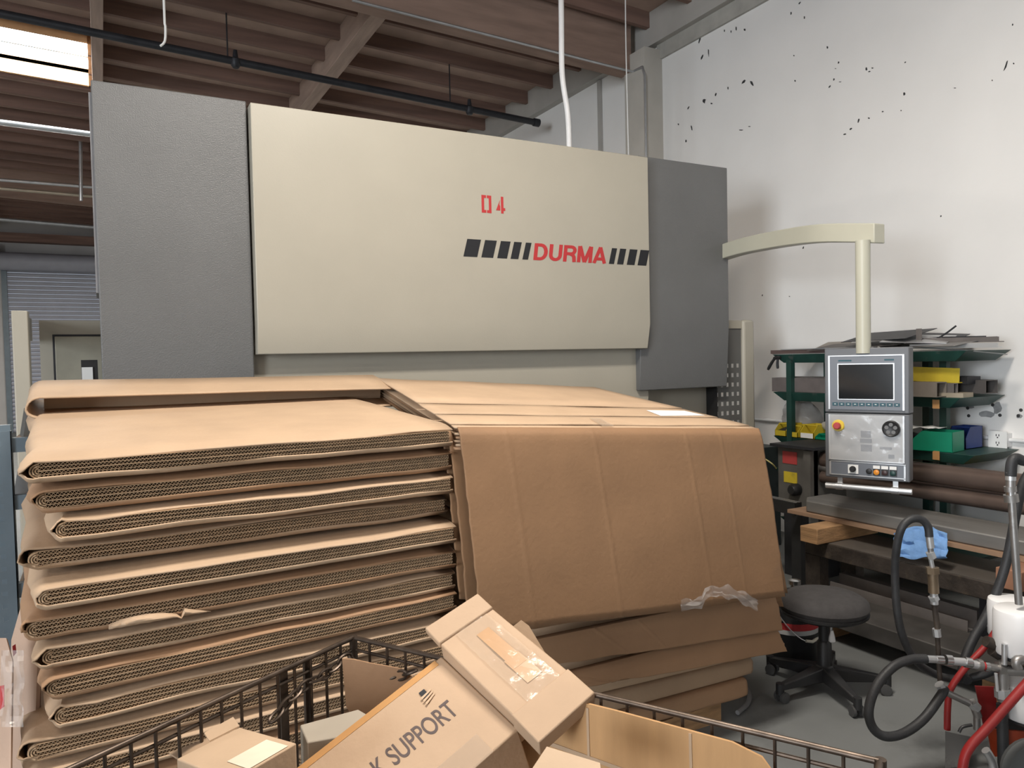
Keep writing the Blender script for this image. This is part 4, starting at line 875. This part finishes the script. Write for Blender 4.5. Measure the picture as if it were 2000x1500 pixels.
# black carton/cabinet behind the draped sheet, angle arm
MB().box((4.75, 4.56, 0), (5.1, 4.95, .86)).build('dark_cabinet', mat('cabinet_green_black', (.03, .04, .042), .5), label='dark cabinet standing between rack and press', cat='cabinet', bevel=.008)
pipe('power_cable', [V((4.72, 4.70, .90)), onX(1500, 900, 4.72), onX(1516, 915, 4.80)], .006, mat('pale_yellow_cord', (.62, .55, .22), .6), 'pale yellow cord in front of the dark cabinet', 'cord', 4, 6)
bsup = thing('sheet_support', (4.1, 3.7, 0), 'black sheet support arm with twin slots beside the green post', 'support arm')
s0, s1_ = onX(1495, 971, 4.15), onX(1552, 983, 4.15)
MB().prism([s0, s1_, s1_ - V((0, 0, .085)), s0 - V((0, 0, .085))], (.07, 0, 0)).build('arm', M_black, bsup)
for d in (.012, .045): MB().prism([s0 + V((d, 0, .001)), s1_ + V((d, 0, .001)), s1_ + V((d + .012, 0, .001)), s0 + V((d + .012, 0, .001))], (0, 0, .003)).build('slot_rail', M_galv, bsup)
MB().box((4.16, s0.y - .3, 0), (4.24, s0.y - .22, s0.z - .085)).build('leg', M_black, bsup)
# outlet box and conduits on the wall
ob = thing('outlet_box', onX(1948, 862, WX), 'white electrical outlet box on the right wall', 'outlet')
oa, oz = onX(1932, 844, WX - .07), onX(1966, 874, WX - .07)
MB().box((WX - .07, oa.y, oz.z), (WX, oz.y, oa.z)).build('box', M_white, ob, bevel=.004); cy = (oa.y + oz.y) / 2; cz = (oa.z + oz.z) / 2
MB().box((WX - .0735, cy - .062, cz - .06), (WX - .07, cy + .062, cz + .06)).build('cover_plate', M_paper, ob)
for s_ in (-1, 1):
    for q in (-1, 1): MB().box((WX - .0745, cy + q * .009 - .0025, cz + s_ * .026 - .002), (WX - .0735, cy + q * .009 + .0025, cz + s_ * .026 + .013), None).build('slot', M_black, ob)
    MB().cyl((WX - .0745, cy, cz + s_ * .026 - .010), (WX - .073, cy, cz + s_ * .026 - .010), .005, 8).build('slot', M_black, ob)
pipe('wall_conduit', [V((WX - .03, 6.4, cz + .012)), V((WX - .03, oa.y, cz + .005))], .014, M_white, 'white painted conduit running along the wall behind the rack', 'pipe')
pipe('wall_conduit', [V((WX - .03, oz.y, cz)), V((WX - .03, .5, cz - .02))], .014, M_white, 'white painted conduit leaving right of the outlet box', 'pipe')

# ================================================================ STOOL, PAIL
so = V((3.05, 2.47, 0)); stl = thing('stool', so, 'swivel work stool with round charcoal fabric seat and black five-star base', 'stool')
MB().lathe(so, [(.0, .392), (.17, .392), (.198, .402), (.208, .424), (.200, .450), (.172, .470), (.10, .484), (.0, .488)], 32).build('seat', M_seat, stl)
MB().lathe(so, [(.04, .370), (.19, .378), (.203, .388), (.205, .400), (.19, .404)], 32).build('seat_rim', M_black, stl)
MB().lathe(so, [(.05, .075), (.046, .12), (.036, .13), (.034, .24), (.026, .25), (.026, .375)], 18).build('column', M_black, stl)
MB().lathe(so + V((-.01, -.05, .30)), [(.006, 0), (.006, .08)], 8).build('lever', M_galv, stl)
MB().lathe(so + V((-.012, -.055, .255)), [(.006, .06), (.014, .03), (.016, .008), (.006, 0)], 12).build('lever_knob', M_white, stl)
for k in range(5):
    g = math.radians(176 + 72 * k); d = V((math.cos(g), math.sin(g), 0)); s_ = V((-d.y, d.x, 0))
    p = [so + d * .03 - s_ * .032 + V((0, 0, .055)), so + d * .03 + s_ * .032 + V((0, 0, .055)), so + d * .03 + s_ * .03 + V((0, 0, .125)), so + d * .03 - s_ * .03 + V((0, 0, .125))]
    q = [so + d * .285 - s_ * .02 + V((0, 0, .062)), so + d * .285 + s_ * .02 + V((0, 0, .062)), so + d * .285 + s_ * .014 + V((0, 0, .088)), so + d * .285 - s_ * .014 + V((0, 0, .088))]
    MB().hexa(p + q).build('base_leg', M_black, stl, bevel=.006)
    MB().cyl(so + d * .285 + V((0, 0, .04)), so + d * .285 + V((0, 0, .092)), .019, 12).build('caster_stem', M_black, stl)
    for e in (-1, 1): MB().lathe(so + d * .275 + s_ * (e * .012) + V((0, 0, .027)), [(.008, 0), (.026, .001 * e), (.026, .014 * e), (.010, .016 * e)], 16, s_).build('caster_wheel', mat('caster_grey', (.06, .06, .06), .5), stl)
po = V((3.20, 2.80, 0)); pa = thing('pail', po, 'black round pail with red label behind the stool', 'bucket')
MB().lathe(po, [(.125, 0), (.13, .01), (.142, .33), (.147, .335), (.147, .35), (.14, .355)], 28).build('body', M_black, pa)
MB().lathe(po, [(.1400, .21), (.1410, .245)], 28).build('label_band', M_dred, pa); MB().lathe(po, [(.1392, .185), (.1400, .209)], 28).build('label_band', mat('silver_band', (.5, .5, .5), .4), pa)
hd = [po + V((math.cos(g) * .146, math.sin(g) * .146, .31 - .16 * math.sin((g - 3.3) / 2.6 * math.pi))) for g in [3.3 + 2.6 * k / 10 for k in range(11)]]
MB().tube([h + (h - po).normalized() * .006 for h in hd], .003, 6, 2).build('handle', M_galv, pa)
MB().tube([hd[4] + (hd[4] - po).normalized() * .008, hd[5] + (hd[5] - po).normalized() * .008, hd[6] + (hd[6] - po).normalized() * .008], .008, 8).build('handle_grip', mat('cream_grip', (.62, .58, .48), .5), pa)
# lamp-like chrome fittings beside the seat (small jack on the pail lid)
jk = thing('steel_fitting', po + V((0, 0, .356)), 'small bright steel fitting standing on the pail lid', 'fitting')
MB().lathe(po + V((-.02, -.04, .356)), [(.03, 0), (.03, .03), (.02, .035), (.02, .07), (.032, .075), (.032, .095), (.015, .1)], 14).build('body', M_chrome, jk)

# ================================================================ FILTER CART AND HOSES
D0 = 2.95
fc = thing('filter_cart', at(1960, 1500, D0), 'red oil filter hand cart with white filter canisters and hoses, right edge', 'cart')
fc.location.z = 0; W0[fc.name] = V(fc.location)
def canister(px, py_top, py_bot, wpx, d, nm='filter_canister'):
    a, b = at(px, py_top, d), at(px, py_bot, d); r = wpx / 2 * d / F_PX; h = a.z - b.z
    c = MB().lathe(V((a.x, a.y, b.z)), [(r * .92, 0), (r * .98, .01), (r * .98, .03), (r, .035), (r, h - .02), (r * .96, h - .006), (r * .85, h)], 28).build(nm, M_white, fc)
    MB().lathe(V((a.x, a.y, b.z - .012)), [(r * .9, 0), (r * .95, .004), (r * .95, .014)], 28).build('gasket_ring', M_black, c)
canister(1972, 1168, 1245, 76, 3.05); canister(1992, 1188, 1278, 92, 2.92); canister(2010, 1330, 1400, 100, 2.95)
def ptube(pts, d, r, nm, m, sm=4, n=10, parent=fc):
    ds = d if isinstance(d, (list, tuple)) else [d] * len(pts)
    return MB().tube([at(x, y, q) for (x, y), q in zip(pts, ds)], r, n, sm).build(nm, m, parent)
ptube([(1850, 1425), (1851, 1380), (1857, 1345), (1885, 1305), (1925, 1262), (1945, 1232)], 3.0, .0125, 'frame_tube', M_red)
ptube([(1875, 1560), (1880, 1500), (1892, 1462), (1930, 1420), (1990, 1352), (2060, 1275)], 2.7, .0165, 'frame_tube', M_red)
MB().hexa([at(1846, 1500, 2.95), at(1892, 1498, 2.95), at(1892, 1498, 3.05), at(1846, 1500, 3.05), at(1846, 1428, 2.95), at(1900, 1440, 2.95), at(1900, 1440, 3.05), at(1846, 1428, 3.05)]).build('foot_bracket', M_steel, fc)
sheetpx('side_panel', [(1905, 1340), (1945, 1342), (1950, 1420), (1922, 1420)], 3.05, None, M_red, .006, None, fc)
sheetpx('deck_panel', [(1930, 1424), (2050, 1432), (2050, 1475), (1940, 1478)], 2.95, None, M_orng, .01, None, fc)
sheetpx('back_panel', [(1920, 1400), (1960, 1395), (2040, 1400), (2040, 1430), (1930, 1426)], 3.08, None, M_black, .02, None, fc)
MB().lathe(at(2020, 1505, 2.75), [(.03, -.03), (.11, -.025), (.12, 0), (.11, .025), (.03, .03)], 28, CF).build('wheel', mat('tyre_grey', (.07, .075, .075), .7), fc)
# pipework on the cart
def fit(p, q, d, r, nm, m, n=10, d2=None): return MB().cyl(at(*p, d), at(*q, d2 or d), r, n).build(nm, m, fc)
fit((1952, 1308), (2020, 1312), 2.9, .020, 'pipe_fitting', M_steel); fit((1948, 1304), (1960, 1305), 2.9, .026, 'pipe_fitting', M_steel, 6)
for a, b, r, m in (((1810, 1287), (1828, 1288), .014, M_galv), ((1828, 1288), (1842, 1289), .016, M_chrome), ((1846, 1289), (1858, 1290), .021, M_chrome), ((1858, 1291), (1884, 1293), .015, M_alu), ((1884, 1293), (1896, 1295), .020, M_chrome), ((1898, 1297), (1916, 1300), .016, M_alu), ((1908, 1298), (1917, 1299), .022, M_steel), ((1918, 1300), (1930, 1302), .015, M_dred), ((1922, 1301), (1930, 1302), .019, M_chrome), ((1930, 1302), (1950, 1305), .015, M_steel)):
    fit(a, b, 2.9, r, 'pipe_fitting', m)
fit((1958, 1300), (1959, 1370), 2.9, .020, 'valve_body', M_steel); fit((1957, 1345), (1958, 1362), 2.9, .028, 'valve_body', M_galv, 8); fit((1962, 1258), (1962, 1298), 2.88, .010, 'valve_handle', M_galv)
fit((1945, 1315), (1948, 1350), 2.88, .006, 'valve_handle', M_alu); fit((1925, 1252), (1945, 1260), 2.95, .022, 'pipe_fitting', M_rust); fit((1936, 1270), (1952, 1280), 2.95, .020, 'pipe_fitting', M_rust)
fit((1957, 1375), (1960, 1500), 2.92, .020, 'riser_hose', M_rub); fit((1900, 1372), (1910, 1400), 2.95, .016, 'pipe_fitting', M_steel)
ptube([(1838, 1345), (1850, 1353), (1875, 1365), (1898, 1376), (1906, 1382), (1908, 1402), (1908, 1425)], 2.95, .013, 'steel_pipe', M_steel, 3)
fit((1834, 1336), (1846, 1352), 2.95, .019, 'pipe_fitting', M_galv, 8); fit((1897, 1372), (1908, 1384), 2.95, .020, 'pipe_fitting', M_galv, 8)
ptube([(1925, 1465), (1932, 1475), (1940, 1495), (1940, 1540)], 2.85, .016, 'steel_pipe', M_galv, 3); ptube([(1988, 1305), (1985, 1292), (1998, 1288), (2012, 1296)], 2.85, .018, 'pipe_elbow', M_steel, 4)
ptube([(1873, 1430), (1880, 1420), (1898, 1416)], 2.9, .006, 'bent_wire', M_black, 4)
# drop tube on the cart with its couplings
dt = thing('suction_wand', at(1835, 1200, 3.0), 'steel suction wand with brass couplings hanging above the filter cart', 'wand')
def wand(p, q, r, nm, m, n=10): MB().cyl(at(*p, 3.0), at(*q, 3.0), r, n).build(nm, m, dt)
wand((1815, 1048), (1818, 1070), .014, 'ferrule', M_galv); wand((1817, 1070), (1820, 1092), .011, 'coupling', M_steel); wand((1816, 1078), (1821, 1090), .017, 'coupling_nut', M_galv, 6)
wand((1818, 1092), (1821, 1108), .009, 'coupling', M_galv); wand((1821, 1108), (1822, 1120), .025, 'coupling_nut', M_brass, 6); wand((1822, 1120), (1824, 1158), .020, 'check_valve', M_brass); wand((1824, 1158), (1825, 1180), .015, 'coupling', M_galv); wand((1822, 1164), (1826, 1172), .020, 'coupling_nut', M_galv, 6)
wand((1825, 1180), (1831, 1228), .011, 'tube', M_rust); wand((1829, 1228), (1831, 1243), .016, 'coupling_nut', M_galv, 8); wand((1831, 1243), (1836, 1336), .009, 'tube', M_rust)
def hose(pts, ds, r, label): return MB().tube([at(x, y, q) for (x, y), q in zip(pts, ds)], r, 12, 6).build('rubber_hose', M_rub, label=label, cat='hose')
hose([(1815, 1048), (1812, 1028), (1800, 1015), (1780, 1014), (1762, 1030), (1752, 1065), (1748, 1120), (1752, 1190), (1764, 1245), (1790, 1292), (1830, 1318), (1870, 1326), (1920, 1318), (1960, 1300)], [3.0, 3.0, 3.0, 3.0, 3.0, 3.02, 3.05, 3.05, 3.05, 3.06, 3.08, 3.05, 3.0, 2.95], .0155, 'black hose arching up over the low bench and down again')
hose([(1810, 1287), (1780, 1288), (1745, 1302), (1712, 1340), (1697, 1385), (1704, 1420), (1728, 1438), (1765, 1432), (1805, 1403), (1838, 1358), (1845, 1345)], [2.9, 2.9, 2.88, 2.86, 2.85, 2.85, 2.85, 2.87, 2.9, 2.93, 2.95], .0175, 'black hose looping low over the floor left of the filter cart')
hose([(1890, 1330), (1880, 1310), (1895, 1260), (1935, 1185), (1965, 1100), (1985, 1000), (2000, 940), (2030, 900)], [3.0, 3.05, 3.08, 3.1, 3.1, 3.1, 3.1, 3.1], .018, 'black hose slanting up behind the white canisters')
hose([(2060, 930), (2020, 905), (1998, 900), (1984, 895), (1976, 905), (1974, 930)], [2.9] * 6, .020, 'thick black hose bend at the right frame edge')
hose([(1740, 1520), (1790, 1492), (1840, 1476), (1880, 1474)], [2.92, 3.05, 3.12, 3.12], .011, 'thin black hose lying on the floor by the cart')
cw_ = thing('coupling_pipe', at(1980, 980, 2.9), 'upright steel pipe with ribbed coupling below the thick hose bend', 'pipe')
for p, q, r, m, nm in (((1974, 922), (1974, 938), .019, M_galv, 'ferrule'), ((1974, 938), (1974, 952), .017, M_steel, 'coupling'), ((1973, 950), (1974, 960), .022, M_steel, 'coupling_nut'), ((1974, 960), (1975, 972), .018, M_chrome, 'coupling'), ((1974, 966), (1976, 980), .026, M_steel, 'coupling_nut'), ((1976, 980), (1990, 1180), .014, M_steel, 'tube')):
    MB().cyl(at(*p, 2.9), at(*q, 2.9), r, 12).build(nm, m, cw_)
# floor hose bits under the right stack
MB().tube([V((2.50, 2.50, .012)), V((2.62, 2.55, .012)), V((2.72, 2.66, .012)), V((2.70, 2.80, .012))], .011, 8, 5).build('extension_cord', mat('grey_cord', (.20, .20, .20), .6), label='grey cord on the floor at the base of the right stack', cat='cord')

# ================================================================ LEFT RACK BEHIND THE STACK
lr = thing('slotted_rack', (-.05, 3.95, 0), 'blue-grey slotted steel rack partly hidden behind the left stack', 'rack')
ul = MB(); za = [0]; zz = .03
hx0, hx1 = -.395, -.375
ul_x = [-.44, hx0, hx1, -.34]
zed = [0]
z = .04
holes = []
while z < 1.36: holes.append((z, z + .02)); z += .052
prev = 0
for a, b in holes:
    ul.box((ul_x[0], 3.72, prev), (ul_x[3], 3.723, a)); ul.box((ul_x[0], 3.72, a), (ul_x[1], 3.723, b)); ul.box((ul_x[2], 3.72, a), (ul_x[3], 3.723, b)); prev = b
ul.box((ul_x[0], 3.72, prev), (ul_x[3], 3.723, 1.40)); ul.box((ul_x[3] - .003, 3.72, 0), (ul_x[3], 3.78, 1.40)).build('upright', M_rack, lr)
MB().box((.50, 3.72, 0), (.56, 3.78, 1.40)).build('upright', M_rack, lr)
for x in (-.44, .50): MB().box((x, 4.15, 0), (x + .06, 4.2, 1.40)).build('upright', M_rack, lr)
for z in (1.36, 1.12, .75, .40):
    MB().box((-.34, 3.73, z - .05), (.50, 3.77, z + .01)).build('beam', M_rack, lr); MB().box((-.34, 3.77, z - .012), (.50, 4.15, z)).build('shelf', mat('shelf_board', (.33, .24, .17), .8), lr)
def lump(px, py, Y, sx, sy, sz, label, m, cat, seed):
    c = onY(px, py, Y); b = MB(); b.grid(10, 8, lambda u, v: c + V((sx * math.sin(math.pi * v) * math.cos(6.283 * u), sy * math.sin(math.pi * v) * math.sin(6.283 * u), sz * (1 - math.cos(math.pi * v)) / 2)) * (1 + .3 * nz((math.cos(6.283 * u) + seed, math.sin(6.283 * u), v * 2)))); return b.build('part_bundle', m, label=label, cat=cat)
def ontop(x, y, z, lx, ly, lz, rz, m, label, nm='die_segment'):
    M = Matrix.Translation((x, y, z)) @ Matrix.Rotation(math.radians(rz), 4, 'Z')
    MB().prism([M @ V(p) for p in ((-lx / 2, -ly / 2, 0), (lx / 2, -ly / 2, 0), (lx / 2, -ly / 2, lz * .4), (lx * .1, -ly / 2, lz * .55), (lx * .1, -ly / 2, lz), (-lx * .3, -ly / 2, lz * .85))], M.to_3x3() @ V((0, ly, 0))).build(nm, m, label=label, cat='tool')
ontop(-.27, 3.92, 1.361, .10, .2, .14, 8, mat('grey_tool', (.12, .12, .115), .5, .5), 'grey tool segment on top of the slotted rack left of the stack')
ontop(-.29, 3.93, 1.121, .10, .22, .12, -6, M_steel, 'dull steel tool segment on the second level of the slotted rack')
ontop(-.28, 3.93, .751, .11, .25, .18, 5, M_dark, 'black tool segment on the third level of the slotted rack')
